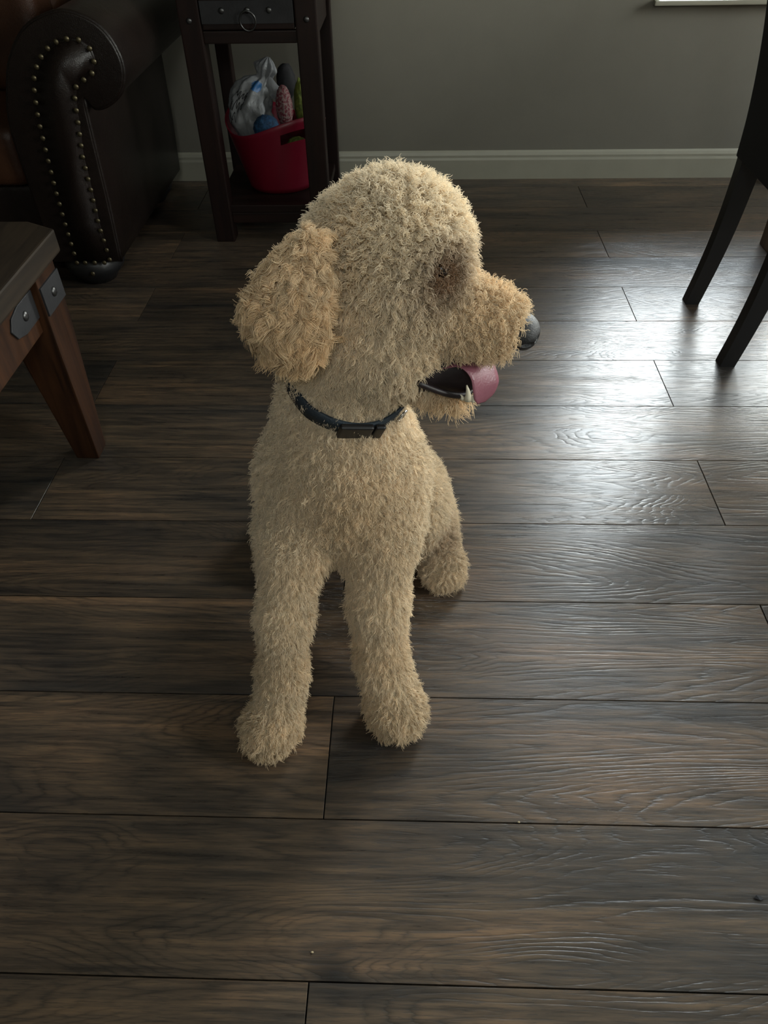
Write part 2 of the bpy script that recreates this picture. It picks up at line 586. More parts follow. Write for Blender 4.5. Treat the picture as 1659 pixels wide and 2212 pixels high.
window('window_1', 'y', YB, 1, WIN_BACK[0], 2, True, 0.09)
window('window_2', 'y', YB, 1, WIN_BACK[1], 2, False, 0.09)
window('window_3', 'x', XR, 1, WIN_RIGHT[0], 2)
window('fill_window_right', 'x', XR, 1, WIN_RIGHT[1], 2)  # unseen window added as fill from the right
window('fill_window_front', 'y', YF, -1, FILL_FRONT[0], 2, False)  # unseen window added as front fill


def baseboard(name, axis, pos, sgn, lo, hi):
    prof = [(0, 0), (0.0150, 0), (0.0150, 0.066), (0.0125, 0.074), (0.0125, 0.082), (0.0085, 0.091), (0.004, 0.096), (0, 0.096)]
    bm = bmesh.new()
    A = []; B = []
    for d, z in prof:
        if axis == 'y':
            A.append(bm.verts.new((lo, pos - sgn * d, z))); B.append(bm.verts.new((hi, pos - sgn * d, z)))
        else:
            A.append(bm.verts.new((pos - sgn * d, lo, z))); B.append(bm.verts.new((pos - sgn * d, hi, z)))
    n = len(prof)
    for i in range(n):
        bm.faces.new((A[i], A[(i + 1) % n], B[(i + 1) % n], B[i]))
    bm.faces.new(A); bm.faces.new(B)
    bmesh.ops.recalc_face_normals(bm, faces=bm.faces)
    mesh_obj(name, bm, MAT['trim'], None, False, 'structure')


baseboard('baseboard_back', 'y', YB, 1, XL, XR)
baseboard('baseboard_left', 'x', XL, -1, YF, YB - 0.015)
baseboard('baseboard_right', 'x', XR, 1, YF, YB - 0.015)

# ------------------------------------------------------------------ sofa
sofa = thing('leather_sofa', 'brown leather sofa with a rolled arm edged in brass nail heads', 'sofa', (-1.75, 2.35, 0))
OUT = [(-1.018, .075), (-1.014, .234), (-1.014, .42), (-.990, .514), (-.958, .582), (-.904, .640), (-.84, .668), (-.79, .673),
       (-.733, .650), (-.703, .610), (-.692, .56), (-.708, .511), (-.748, .480), (-.785, .472), (-.806, .492), (-.812, .374),
       (-.816, .233), (-.825, .075)]


def smooth_outline(pts, n=4):
    keep = spline([(x, z) for x, z in pts], n, False)
    return [(float(p[0]), float(p[1])) for p in keep]


def make_arm(dx=0.0, mirror=False):
    pts = smooth_outline(OUT)
    if mirror:
        pts = [(-x + dx, z) for x, z in pts]
    bm = bmesh.new()
    a, b = prism(bm, pts, 1.995, 2.74)
    bmesh.ops.recalc_face_normals(bm, faces=bm.faces)
    fe = [e for e in bm.edges if all(abs(v.co.y - 1.995) < 1e-5 for v in e.verts)]
    bmesh.ops.bevel(bm, geom=fe, offset=0.018, segments=4, profile=0.5, affect='EDGES', clamp_overlap=True)
    arm = mesh_obj('arm', bm, MAT['leather_shade'], sofa, True)
    bm = bmesh.new()
    tube(bm, [(x, 2.004, z) for x, z in pts], 0.0055, 8)
    mesh_obj('welt', bm, MAT['leather_shade'], arm, True)
    NA = [(-.945, .079), (-.944, .177), (-.941, .276), (-.935, .367), (-.928, .452), (-.918, .509), (-.91, .538), (-.898, .561),
          (-.879, .584), (-.857, .603), (-.828, .618), (-.799, .624), (-.775, .621), (-.754, .603), (-.75, .58), (-.762, .553),
          (-.787, .539), (-.812, .523), (-.822, .497), (-.83, .445), (-.843, .363), (-.846, .277), (-.851, .19), (-.848, .079)]
    loop = NA + [(-.914 + .02, .079)]
    if mirror:
        NA = [(-x + dx, z) for x, z in NA]
    cen = (sum(p[0] for p in NA) / len(NA), 0)
    bm = bmesh.new()
    prism(bm, NA, 1.984, 1.998)
    bmesh.ops.recalc_face_normals(bm, faces=bm.faces)
    fe = [e for e in bm.edges if all(abs(v.co.y - 1.984) < 1e-5 for v in e.verts)]
    bmesh.ops.bevel(bm, geom=fe, offset=0.006, segments=3, affect='EDGES', clamp_overlap=True)
    mesh_obj('front_panel', bm, MAT['leather_shade'], arm, True)
    return arm, NA


arm, NA = make_arm()
# nail heads at even steps round the panel, sides and foot of it
nm_ = bpy.data.meshes.new('nail')
bm = bmesh.new()
bmesh.ops.create_uvsphere(bm, u_segments=10, v_segments=6, radius=0.0066)
for v in bm.verts:
    v.co.y *= 0.55
bm.to_mesh(nm_); bm.free(); nm_.materials.append(MAT['brass'])
nm_.polygons.foreach_set('use_smooth', [True] * len(nm_.polygons))
dense = [Vector((x, z)) for x, z in NA]
dense = dense + [dense[0]]
acc = 0.0; step = 0.0275; last = None
for i in range(len(dense) - 1):
    seg = (dense[i + 1] - dense[i]); L = seg.length
    while acc < L:
        p = dense[i] + seg * (acc / L)
        o = bpy.data.objects.new('nail', nm_); COL.objects.link(o)
        o.location = (p.x, 1.9825, p.y); o.parent = arm
        acc += step
    acc -= L
arm2, _ = make_arm(-3.45 - 0.0, True) if False else (None, None)

# body of the sofa, running out of frame to the left
box('seat_base', -2.42, -1.019, 2.06, 2.68, 0.09, 0.27, MAT['leather_shade'], sofa, 0.02, None, True)
for i in range(2):
    x0 = -2.40 + i * 0.69
    bm = bmesh.new()
    add_box(bm, x0, x0 + 0.685, 2.02, 2.50, 0.272, 0.42)
    bevel(bm, 0.045, 5)
    mesh_obj('seat_cushion', bm, MAT['leather'], sofa, True)
bm = bmesh.new()
prism_pts = None
vs = add_box(bm, -2.42, -1.016, 2.50, 2.74, 0.28, 0.86)
bevel(bm, 0.06, 5)
mesh_obj('backrest', bm, MAT['leather'], sofa, True)
for i in range(2):
    x0 = -2.40 + i * 0.69
    bm = bmesh.new()
    add_box(bm, x0, x0 + 0.685, 2.36, 2.52, 0.42, 0.80)
    bevel(bm, 0.06, 5)
    mesh_obj('back_cushion', bm, MAT['leather'], sofa, True)
# far arm
bm = bmesh.new()
ptsm = [(-x - 3.44, z) for x, z in smooth_outline(OUT)]
prism(bm, ptsm, 1.995, 2.74)
bevel(bm, 0)
mesh_obj('arm', bm, MAT['leather_shade'], sofa, True)
for (x, y) in ((-0.925, 2.06), (-0.925, 2.66), (-2.51, 2.06), (-2.51, 2.66)):
    bm = bmesh.new()
    prof = [(0.075, 0.078), (0.082, 0.066), (0.085, 0.050), (0.078, 0.034), (0.062, 0.018), (0.050, 0.0)]
    rings = []
    for r, z in prof:
        rings.append([bm.verts.new((x + r * math.cos(t * math.tau / 20), y + r * math.sin(t * math.tau / 20), z)) for t in range(20)])
    for A, B in zip(rings, rings[1:]):
        for t in range(20):
            bm.faces.new((A[t], A[(t + 1) % 20], B[(t + 1) % 20], B[t]))
    bm.faces.new(rings[0]); bm.faces.new(rings[-1][::-1])
    bmesh.ops.recalc_face_normals(bm, faces=bm.faces)
    ft = mesh_obj('foot', bm, MAT['black'], sofa, True)
    if (x, y) == (-0.925, 2.06):
        o = bpy.data.objects.new('nail', nm_); COL.objects.link(o)
        o.location = (-0.905, 1.974, 0.05); o.parent = ft
reparent(sofa)

# ------------------------------------------------------------------ end table
et = thing('end_table', 'narrow dark wood end table with a studded drawer and low shelf', 'table', (-0.43, 2.5, 0))
TX0, TX1, TY0, TY1 = -0.618, -0.250, 2.30, 2.72
LW = 0.058
for (x0, y0) in ((TX0, TY0), (TX1 - LW, TY0), (TX0, TY1 - LW + 0.01), (TX1 - LW + .014, TY1 - LW + .02)):
    wv = LW if y0 == TY0 else LW - 0.014
    box('leg', x0, x0 + wv, y0, y0 + wv, 0, 0.66, MAT['table'], et, 0.004)
box('apron', TX0 + LW, TX1 - LW, TY0 + 0.006, TY0 + 0.028, 0.545, 0.575, MAT['tableh'], et)
for x0 in (TX0 + 0.010, TX1 - 0.032):
    box('apron', x0, x0 + 0.022, TY0 + LW, TY1 - LW + 0.01, 0.545, 0.66, MAT['table'], et)
box('apron', TX0 + LW, TX1 - LW, TY1 - 0.03, TY1 - 0.008, 0.545, 0.66, MAT['tableh'], et)
dr = box('drawer', TX0 + LW + 0.003, TX1 - LW - 0.003, TY0 + 0.002, TY1 - 0.06, 0.578, 0.658, MAT['tableh'], et, 0.003)
box('strap', TX0 + LW + 0.003, TX1 - LW - 0.003, TY0 - 0.001, TY0 + 0.0025, 0.592, 0.644, MAT['iron'], dr, 0.0008)
bm = bmesh.new()
tube(bm, [(-0.432 + 0.021 * math.cos(t * math.tau / 24), TY0 - 0.010 - 0.004 * math.sin(t * math.tau / 24), 0.600 + 0.023 * math.sin(t * math.tau / 24)) for t in range(24)],
     0.0024, 8, True)
mesh_obj('ring_pull', bm, MAT['stud'], dr, True)
sm = bpy.data.meshes.new('stud')
bm = bmesh.new(); bmesh.ops.create_uvsphere(bm, u_segments=12, v_segments=8, radius=0.0085)
for v in bm.verts:
    v.co.y *= 0.5
bm.to_mesh(sm); bm.free(); sm.materials.append(MAT['stud'])
sm.polygons.foreach_set('use_smooth', [True] * len(sm.polygons))


def stud(loc, parent, rot=0, sc=1.0, name='stud'):
    o = bpy.data.objects.new(name, sm); COL.objects.link(o)
    o.location = loc; o.rotation_euler = (0, 0, rot); o.scale = (sc, sc, sc); o.parent = parent
    return o


for x in (-0.500, -0.375, -0.432):
    stud((x, TY0 - 0.002, 0.622), dr, 0, 0.9)
for x in (TX0 + 0.028, TX1 - 0.028):
    stud((x, TY0 - 0.001, 0.600), et, 0, 0.9)
box('shelf', TX0 + 0.012, TX1 - 0.012, TY0 + 0.012, TY1 - 0.012, 0.088, 0.112, MAT['tableh'], et, 0.003)
box('stretcher', TX0 + LW, TX1 - LW, TY0 + 0.016, TY0 + 0.040, 0.055, 0.087, MAT['tableh'], et, 0.003)
box('table_top', TX0 - 0.03, TX1 + 0.03, TY0 - 0.03, TY1 + 0.03, 0.661, 0.690, MAT['tableh'], et, 0.005)
reparent(et)

# ------------------------------------------------------------------ bin on the shelf
BC = Vector((-0.420, 2.485, 0.113))


def rim_h(t):
    # handles rise at the two ends (right-front and left-back)
    return 0.172 + 0.040 * abs(math.cos(t + 0.85)) ** 2.0 * 1.35


bm = bmesh.new()
NT, NH = 64, 14
grid = []
slot = set()
for s in range(2):       # outer and inner shell
    sh = []
    for j in range(NH + 1):
        row = []
        for i in range(NT):
            t = i * math.tau / NT
            H = rim_h(t)
            fz = j / NH
            z = 0.002 + H * fz + (0.004 if s and j == 0 else 0)
            q = z / 0.2
            rx = 0.100 + 0.058 * q - s * 0.0035
            ry = 0.088 + 0.040 * q - s * 0.0035
            row.append(bm.verts.new((BC.x + rx * math.cos(t), BC.y + ry * math.sin(t), BC.z + z)))
        sh.append(row)
    grid.append(sh)


def is_slot(i, j):
    t = (i + 0.5) * math.tau / NT
    t = (t + math.pi) % math.tau - math.pi
    d1 = abs(t - (-1.02)); d2 = abs(t - 2.12)
    return j in (NH - 3, NH - 4) and (d1 < 0.32 or d2 < 0.32)


for s in range(2):
    sh = grid[s]
    for j in range(NH):
        for i in range(NT):
            if is_slot(i, j):
                continue
            q = (sh[j][i], sh[j][(i + 1) % NT], sh[j + 1][(i + 1) % NT], sh[j + 1][i])
            bm.faces.new(q if s == 0 else q[::-1])
    bm.faces.new(sh[0] if s else sh[0][::-1])
for i in range(NT):
    bm.faces.new((grid[0][NH][i], grid[0][NH][(i + 1) % NT], grid[1][NH][(i + 1) % NT], grid[1][NH][i]))
binm = mesh_obj('toy_bin', bm, MAT['bin'], None, True)
tag(binm, 'raspberry pink plastic bin with a handle slot, on the end table shelf', 'bin')


# ------------------------------------------------------------------ lumpy closed solids
def lump(name, c, r, mat, label, cat, amp=0.15, freq=3.0, sub=4, seed=0, parent=None, group=None, peaks=(), smooth=True):
    from mathutils import noise as mn
    bm = bmesh.new()
    bmesh.ops.create_icosphere(bm, subdivisions=sub, radius=1.0)
    for v in bm.verts:
        d = v.co.normalized()
        n = mn.fractal(d * freq + Vector((seed * 7.1, 0, 0)), 0.8, 2.0, 4)
        s = 1 + amp * n
        for (pd, h, wd) in peaks:
            pd = Vector(pd).normalized()
            s += h * math.exp(-((1 - d.dot(pd)) / wd))
        v.co = Vector((d.x * r[0], d.y * r[1], d.z * r[2])) * s + Vector(c)
    bmesh.ops.recalc_face_normals(bm, faces=bm.faces)
    o = mesh_obj(name, bm, mat, parent, smooth)
    if label:
        tag(o, label, cat, group)
    return o


lump('plush_ball', (-0.437, 2.415, 0.302), (0.040, 0.032, 0.038), MAT['toyblue'], 'round blue plush toy at the front of the pink bin', 'toy', 0.06, 4, 4, 1)
lump('knit_toy', (-0.386, 2.472, 0.345), (0.025, 0.024, 0.060), MAT['toypink'], 'mottled pink and white knit toy standing in the pink bin', 'toy', 0.10, 5, 4, 2)
lump('soft_toy', (-0.336, 2.510, 0.345), (0.024, 0.030, 0.068), MAT['toygreen'], 'yellow green plush toy at the right side of the pink bin', 'toy', 0.12, 3, 4, 3)
lump('soft_toy', (-0.350, 2.440, 0.245), (0.034, 0.022, 0.026), MAT['toygreen'], 'yellow green toy glimpsed through the handle slot of the pink bin', 'toy', 0.12, 3, 3, 4)
lump('soft_toy', (-0.388, 2.575, 0.390), (0.030, 0.026, 0.050), MAT['toyblack'], 'black plush toy behind the bag knot in the pink bin', 'toy', 0.12, 3, 3, 5)
# a shopping bag: gathered in creases towards the knotted handles at the top right
from mathutils import noise as mn
bm = bmesh.new()
NB_ = 96
axis_ = [(-0.470, 2.485, 0.245), (-0.488, 2.485, 0.285), (-0.492, 2.490, 0.335), (-0.470, 2.500, 0.385), (-0.445, 2.505, 0.415), (-0.432, 2.508, 0.445), (-0.424, 2.510, 0.470)]
rad_ = [0.026, 0.055, 0.066, 0.050, 0.024, 0.030, 0.006]
axp = [Vector([float(q) for q in p]) for p in spline(axis_, 10)]; rdp = spline([(r,) for r in rad_], 10)
rings = []
for i, (p, r) in enumerate(zip(axp, rdp)):
    tt = i / (len(axp) - 1)
    T_ = Vector(axp[min(i + 1, len(axp) - 1)]) - Vector(axp[max(i - 1, 0)]); T_.normalize()
    U_ = T_.cross(Vector((0, 1, 0))).normalized(); V_ = T_.cross(U_)
    ring = []
    for k in range(NB_):
        an = k * math.tau / NB_
        d = Vector((math.cos(an), math.sin(an), 0))
        crease = 0.20 * math.sin(an * 9 + 3.0 * tt + 1.5 * mn.noise(Vector((math.cos(an) * 2, math.sin(an) * 2, tt * 3)))) * (0.25 + tt) \
            + 0.42 * mn.fractal(Vector((math.cos(an) * 1.6, math.sin(an) * 1.6, tt * 5)), 0.7, 2.1, 4)
        if tt > 0.72:
            crease += 0.55 * math.sin(an * 3 + 1.0) * (tt - 0.6)
        rr_ = float(r[0]) * (1 + 0.55 * crease)
        ring.append(bm.verts.new(Vector(p) + rr_ * (math.cos(an) * U_ + 0.75 * math.sin(an) * V_)))
    rings.append(ring)
for A, B in zip(rings, rings[1:]):
    for k in range(NB_):
        bm.faces.new((A[k], A[(k + 1) % NB_], B[(k + 1) % NB_], B[k]))
bm.faces.new(rings[0][::-1]); bm.faces.new(rings[-1])
# one loose handle flap to the right
fl2 = []
for i in range(9):
    t_ = i / 8
    c_ = Vector((-0.452 + 0.052 * t_, 2.500 - 0.006 * t_, 0.392 + 0.010 * math.sin(t_ * 5) - 0.004 * t_))
    wdt = 0.006 + 0.020 * math.sin(min(1, t_ * 1.05) * math.pi * 0.82)
    fl2.append([bm.verts.new(c_ + Vector((0.004 * s_, -0.010 * (1 - s_ * s_), s_ * wdt))) for s_ in (-1, -.5, 0, .5, 1)])
for A, B in zip(fl2, fl2[1:]):
    for k in range(4):
        bm.faces.new((A[k], A[k + 1], B[k + 1], B[k]))
bmesh.ops.recalc_face_normals(bm, faces=bm.faces)
bag = mesh_obj('plastic_bag', bm, MAT['bag'], None, True)
tag(bag, 'crumpled white plastic shopping bag with blue print, sticking out of the pink bin', 'bag')
# print on the film: a blue patch near the knot and dark strokes, laid on the bag's own rings


def print_patch(name, mat, cells):
    bm = bmesh.new()
    for (i, k) in cells:
        q = []
        for (ii, kk) in ((i, k), (i, (k + 1) % NB_), (i + 1, (k + 1) % NB_), (i + 1, k)):
            v = RC[ii][kk]
            c_ = Vector(axp[ii])
            q.append(bm.verts.new(v + (v - c_).normalized() * 0.0012))
        bm.faces.new(q)
    bmesh.ops.remove_doubles(bm, verts=bm.verts, dist=1e-5)
    bmesh.ops.recalc_face_normals(bm, faces=bm.faces)
    return mesh_obj(name, bm, mat, bag, True)


me_ = bag.data
RC = [[me_.vertices[i * NB_ + k].co.copy() for k in range(NB_)] for i in range(len(axp))]
# the side that faces the room (-y)
front = min(range(NB_), key=lambda k: RC[32][k].y)
print_patch('blue_print', MAT['blue'], [(i, (front + k) % NB_) for i in range(30, 37) for k in range(-6, 7) if abs(k) + abs(i - 33) < 8])
bm = bmesh.new()
for n_, (i0, k0, ln) in enumerate(((25, -11, 9), (21, -14, 12), (17, -15, 8))):
    pts = []
    for s_ in range(ln * 4 + 1):
        kf = front + k0 + s_ / 4
        iff = i0 + 1.5 * math.sin(s_ * 0.8 + n_ * 2) + 0.6 * math.sin(s_ * 0.31)
        ia, ka = int(math.floor(iff)), int(math.floor(kf))
        fi, fk = iff - ia, kf - ka
        q = lambda ii, kk: RC[ii][kk % NB_]
        v = q(ia, ka) * (1 - fi) * (1 - fk) + q(ia + 1, ka) * fi * (1 - fk) + q(ia, ka + 1) * (1 - fi) * fk + q(ia + 1, ka + 1) * fi * fk
        pts.append(v + (v - Vector(axp[ia])).normalized() * 0.0006)
    tube(bm, pts, 0.0013, 6)
mesh_obj('lettering', bm, MAT['ink'], bag, True)

# ------------------------------------------------------------------ wooden bench, left
be = thing('wooden_bench', 'orange-brown wooden bench with iron corner straps, left foreground', 'bench', (-0.95, 0.76, 0))
BXR, BYB = -0.655, 1.360
bm = bmesh.new()
pts = [(-1.26, 0.16), (BXR, 0.16), (BXR, BYB - 0.035), (BXR - 0.062, BYB), (-1.26, BYB)]
a = [bm.verts.new((x, y, 0.408)) for x, y in pts]
b = [bm.verts.new((x, y, 0.450)) for x, y in pts]
bm.faces.new(a[::-1]); bm.faces.new(b)
for i in range(5):
    bm.faces.new((a[i], a[(i + 1) % 5], b[(i + 1) % 5], b[i]))
bevel(bm, 0.004)
mesh_obj('bench_top', bm, MAT['bencht'], be)


def bench_leg(sx, sy):
    bm = bmesh.new()
    xo = -0.662 if sx > 0 else -1.253
    yo = 1.297 if sy > 0 else 0.22
    top, bot = 0.086, 0.048
    def ring(wd, z, dy):
        x0, x1 = (xo - wd, xo) if sx > 0 else (xo, xo + wd)
        y0, y1 = (yo - wd - dy, yo - dy) if sy > 0 else (yo + dy, yo + wd + dy)
        return [bm.verts.new(p) for p in ((x0, y0, z), (x1, y0, z), (x1, y1, z), (x0, y1, z))]
    R = [ring(bot, 0.0, 0.040), ring(top, 0.29, 0.004), ring(top, 0.4075, 0.0)]
    for A, B in zip(R, R[1:]):
        for i in range(4):
            bm.faces.new((A[i], A[(i + 1) % 4], B[(i + 1) % 4], B[i]))
    bm.faces.new(R[0][::-1]); bm.faces.new(R[-1])
    bevel(bm, 0.003)
    return mesh_obj('leg', bm, MAT['bench'], be)


legs = [bench_leg(sx, sy) for sx, sy in ((1, 1), (1, -1), (-1, 1), (-1, -1))]
ap = box('apron', -0.702, -0.680, 0.30, 1.2185, 0.305, 0.407, MAT['bench'], be, 0.002)
box('apron', -1.235, -1.213, 0.30, 1.2185, 0.305, 0.407, MAT['bench'], be, 0.002)
box('apron', -1.175, -0.745, 1.25, 1.272, 0.305, 0.407, MAT['bench'], be, 0.002)
box('apron', -1.175, -0.745, 0.235, 0.257, 0.305, 0.407, MAT['bench'], be, 0.002)
bm = bmesh.new()
sp_ = [(1.213, 0.334), (1.213, 0.388), (1.150, 0.388), (1.118, 0.380), (1.104, 0.362), (1.118, 0.342), (1.150, 0.334)]
A = [bm.verts.new((-0.681, y, z)) for y, z in sp_]; B = [bm.verts.new((-0.6765, y, z)) for y, z in sp_]
bm.faces.new(A); bm.faces.new(B[::-1])
for i in range(len(sp_)):
    bm.faces.new((A[i], A[(i + 1) % len(sp_)], B[(i + 1) % len(sp_)], B[i]))
bevel(bm, 0.0008, 1)
st = mesh_obj('iron_strap', bm, MAT['iron'], ap)
st['label'] = 'dark iron corner strap'
stud((-0.6765, 1.163, 0.362), ap, math.pi / 2, 1.1)
st = box('iron_strap', -0.664, -0.6585, 1.212, 1.296, 0.334, 0.388, MAT['iron'], legs[0], 0.0008)
st['label'] = 'dark iron corner strap'
stud((-0.6585, 1.255, 0.362), legs[0], math.pi / 2, 1.1)
reparent(be)

# ------------------------------------------------------------------ dining chair, right
ch = thing('dining_chair', 'black high-backed dining chair with curved legs, right edge', 'chair', (1.0, 1.745, 0))
LEFT = [(0.0, 0.757, 0.036), (0.10, 0.774, 0.039), (0.20, 0.786, 0.043), (0.30, 0.792, 0.047), (0.39, 0.793, 0.052), (0.50, 0.786, 0.056)]


def sabre(y0, y1):
    bm = bmesh.new()
    P = spline([(z, x, wd) for z, x, wd in LEFT], 4)
    R = []
    for z, x, wd in P:
        R.append([bm.verts.new(p) for p in ((x, y0, z), (x + wd, y0, z), (x + wd, y1, z), (x, y1, z))])
    for A, B in zip(R, R[1:]):
        for i in range(4):
            bm.faces.new((A[i], A[(i + 1) % 4], B[(i + 1) % 4], B[i]))
    bm.faces.new(R[0][::-1]); bm.faces.new(R[-1])
    bmesh.ops.recalc_face_normals(bm, faces=bm.faces)
    return mesh_obj('leg', bm, MAT['black'], ch)


sabre(1.885, 1.918)
sabre(1.572, 1.605)
for y0 in (1.572, 1.880):
    bm = bmesh.new()
    R = []
    for z, x, wd in ((0.0, 1.205, 0.030), (0.40, 1.195, 0.040)):
        R.append([bm.verts.new(p) for p in ((x, y0, z), (x + wd, y0, z), (x + wd, y0 + wd, z), (x, y0 + wd, z))])
    for i in range(4):
        bm.faces.new((R[0][i], R[0][(i + 1) % 4], R[1][(i + 1) % 4], R[1][i]))
    bm.faces.new(R[0][::-1]); bm.faces.new(R[1])
    bevel(bm, 0.002)
    mesh_obj('leg', bm, MAT['black'], ch)
bm = bmesh.new()
BK = [(0.372, 0.790, 0.060), (0.46, 0.788, 0.062), (0.56, 0.779, 0.058), (0.66, 0.764, 0.052), (0.78, 0.738, 0.046), (0.90, 0.706, 0.040), (0.97, 0.684, 0.034)]
P = spline(BK, 5)
R = []
for z, x, wd in P:
    R.append([bm.verts.new(p) for p in ((x, 1.566, z), (x + wd, 1.566, z), (x + wd, 1.924, z), (x, 1.924, z))])
for A, B in zip(R, R[1:]):
    for i in range(4):
        bm.faces.new((A[i], A[(i + 1) % 4], B[(i + 1) % 4], B[i]))
bm.faces.new(R[0][::-1]); bm.faces.new(R[-1])
bevel(bm, 0.008, 3)
mesh_obj('backrest', bm, MAT['blackf'], ch)
box('seat_frame', 0.846, 1.24, 1.566, 1.924, 0.372, 0.43, MAT['blackf'], ch, 0.006)
box('seat', 0.846, 1.25, 1.560, 1.930, 0.43, 0.495, MAT['blackf'], ch, 0.018, None, True)
reparent(ch)

# ------------------------------------------------------------------ dining table (mostly out of frame)
dt = thing('dining_table', 'brown wooden dining table whose leg foot shows at the right edge', 'table', (1.55, 1.7, 0))
for (x0, y0) in ((1.086, 2.20), (1.086, 1.16), (2.02, 2.20), (2.02, 1.16)):
    box('leg', x0, x0 + 0.075, y0, y0 + 0.075, 0, 0.70, MAT['dining'], dt, 0.004)
box('apron', 1.161, 2.02, 2.215, 2.24, 0.61, 0.70, MAT['dining'], dt)
box('apron', 1.161, 2.02, 1.195, 1.22, 0.61, 0.70, MAT['dining'], dt)
for x0 in (1.10, 2.04):
    box('apron', x0, x0 + 0.025, 1.235, 2.20, 0.61, 0.70, MAT['dining'], dt)
box('table_top', 1.04, 2.14, 1.11, 2.33, 0.70, 0.735, MAT['dining'], dt, 0.006)
reparent(dt)

# door stop on the baseboard
bm = bmesh.new()
tube(bm, [(1.305, YB - 0.015, 0.035), (1.300, YB - 0.03, 0.035)], 0.016, 14)
tube(bm, [(1.300, YB - 0.03, 0.035), (1.292, YB - 0.075, 0.034)], 0.008, 12)
tube(bm, [(1.293, YB - 0.070, 0.034), (1.290, YB - 0.092, 0.034)], 0.0145, 14)
o = mesh_obj('door_stop', bm, MAT['white'], None, True)
tag(o, 'small white door stop on the baseboard behind the black chair', 'door stop')

# scrap of leaf at the right edge
bm = bmesh.new()
q = [bm.verts.new((0.444 + a_, 0.351 + b_, z_)) for a_, b_, z_ in ((-.006, 0, .0006), (-.002, .003, .0022), (.004, .002, .0012), (.006, -.001, .0006), (.001, -.003, .0018))]
bm.faces.new(q)
r_q = bmesh.ops.extrude_face_region(bm, geom=bm.faces[:])
for v in [g for g in r_q['geom'] if isinstance(g, bmesh.types.BMVert)]:
    v.co.z += 0.0008
bmesh.ops.recalc_face_normals(bm, faces=bm.faces)
tag(mesh_obj('leaf_scrap', bm, MAT['toyblack']), 'tiny dark leaf scrap on the floor at the right edge', 'debris')

# crumbs on the floor
for (x, y, lab) in ((0.154, 0.441, 'tiny pale crumb on the bare floor in front of the dog'), (-0.111, 0.277, 'tiny pale crumb near the bottom of the picture')):
    bm = bmesh.new(); bmesh.ops.create_icosphere(bm, subdivisions=1, radius=0.0016)
    for v in bm.verts:
        v.co = Vector((v.co.x * 1.3 + x, v.co.y * 0.8 + y, v.co.z * 0.6 + 0.0009)) + Vector((0, 0, 0))
    tag(mesh_obj('crumb', bm, MAT['crumb']), lab, 'crumb')

# ------------------------------------------------------------------ distance-field modelling
def cap(a, b, ra, rb, k=0.03):
    return ('cap', np.array(a, np.float32), np.array(b, np.float32), ra, rb, k)


def ell(c, r, k=0.03, rot=None):
    return ('ell', np.array(c, np.float32), np.array(r, np.float32), rot, None, k)


def prim(p, X):
    if p[0] == 'cap':
        a, b, ra, rb = p[1:5]
        ba = b - a
        h = np.clip(((X - a) @ ba) / float(ba @ ba), 0, 1)
        return np.linalg.norm(X - a - h[..., None] * ba, axis=-1) - (ra + (rb - ra) * h)
    c, r, rot = p[1:4]
    q = X - c
    if rot is not None:
        q = q @ np.array(rot, np.float32)
    k0 = np.linalg.norm(q / r, axis=-1)
    k1 = np.linalg.norm(q / (r * r), axis=-1)
    return k0 * (k0 - 1.0) / np.maximum(k1, 1e-6)


def field(prims, X, cuts=()):
    d = None
    for p in prims:
        v = prim(p, X)
        if d is None:
            d = v
        else:
            k = p[5]
            h = np.clip(0.5 + 0.5 * (v - d) / k, 0, 1)
            d = v * (1 - h) + d * h - k * h * (1 - h)
    for p in cuts:
        v = -prim(p, X)
        k = p[5]
        h = np.clip(0.5 - 0.5 * (v - d) / k, 0, 1)
        d = v * (1 - h) + d * h + k * h * (1 - h)
    return d


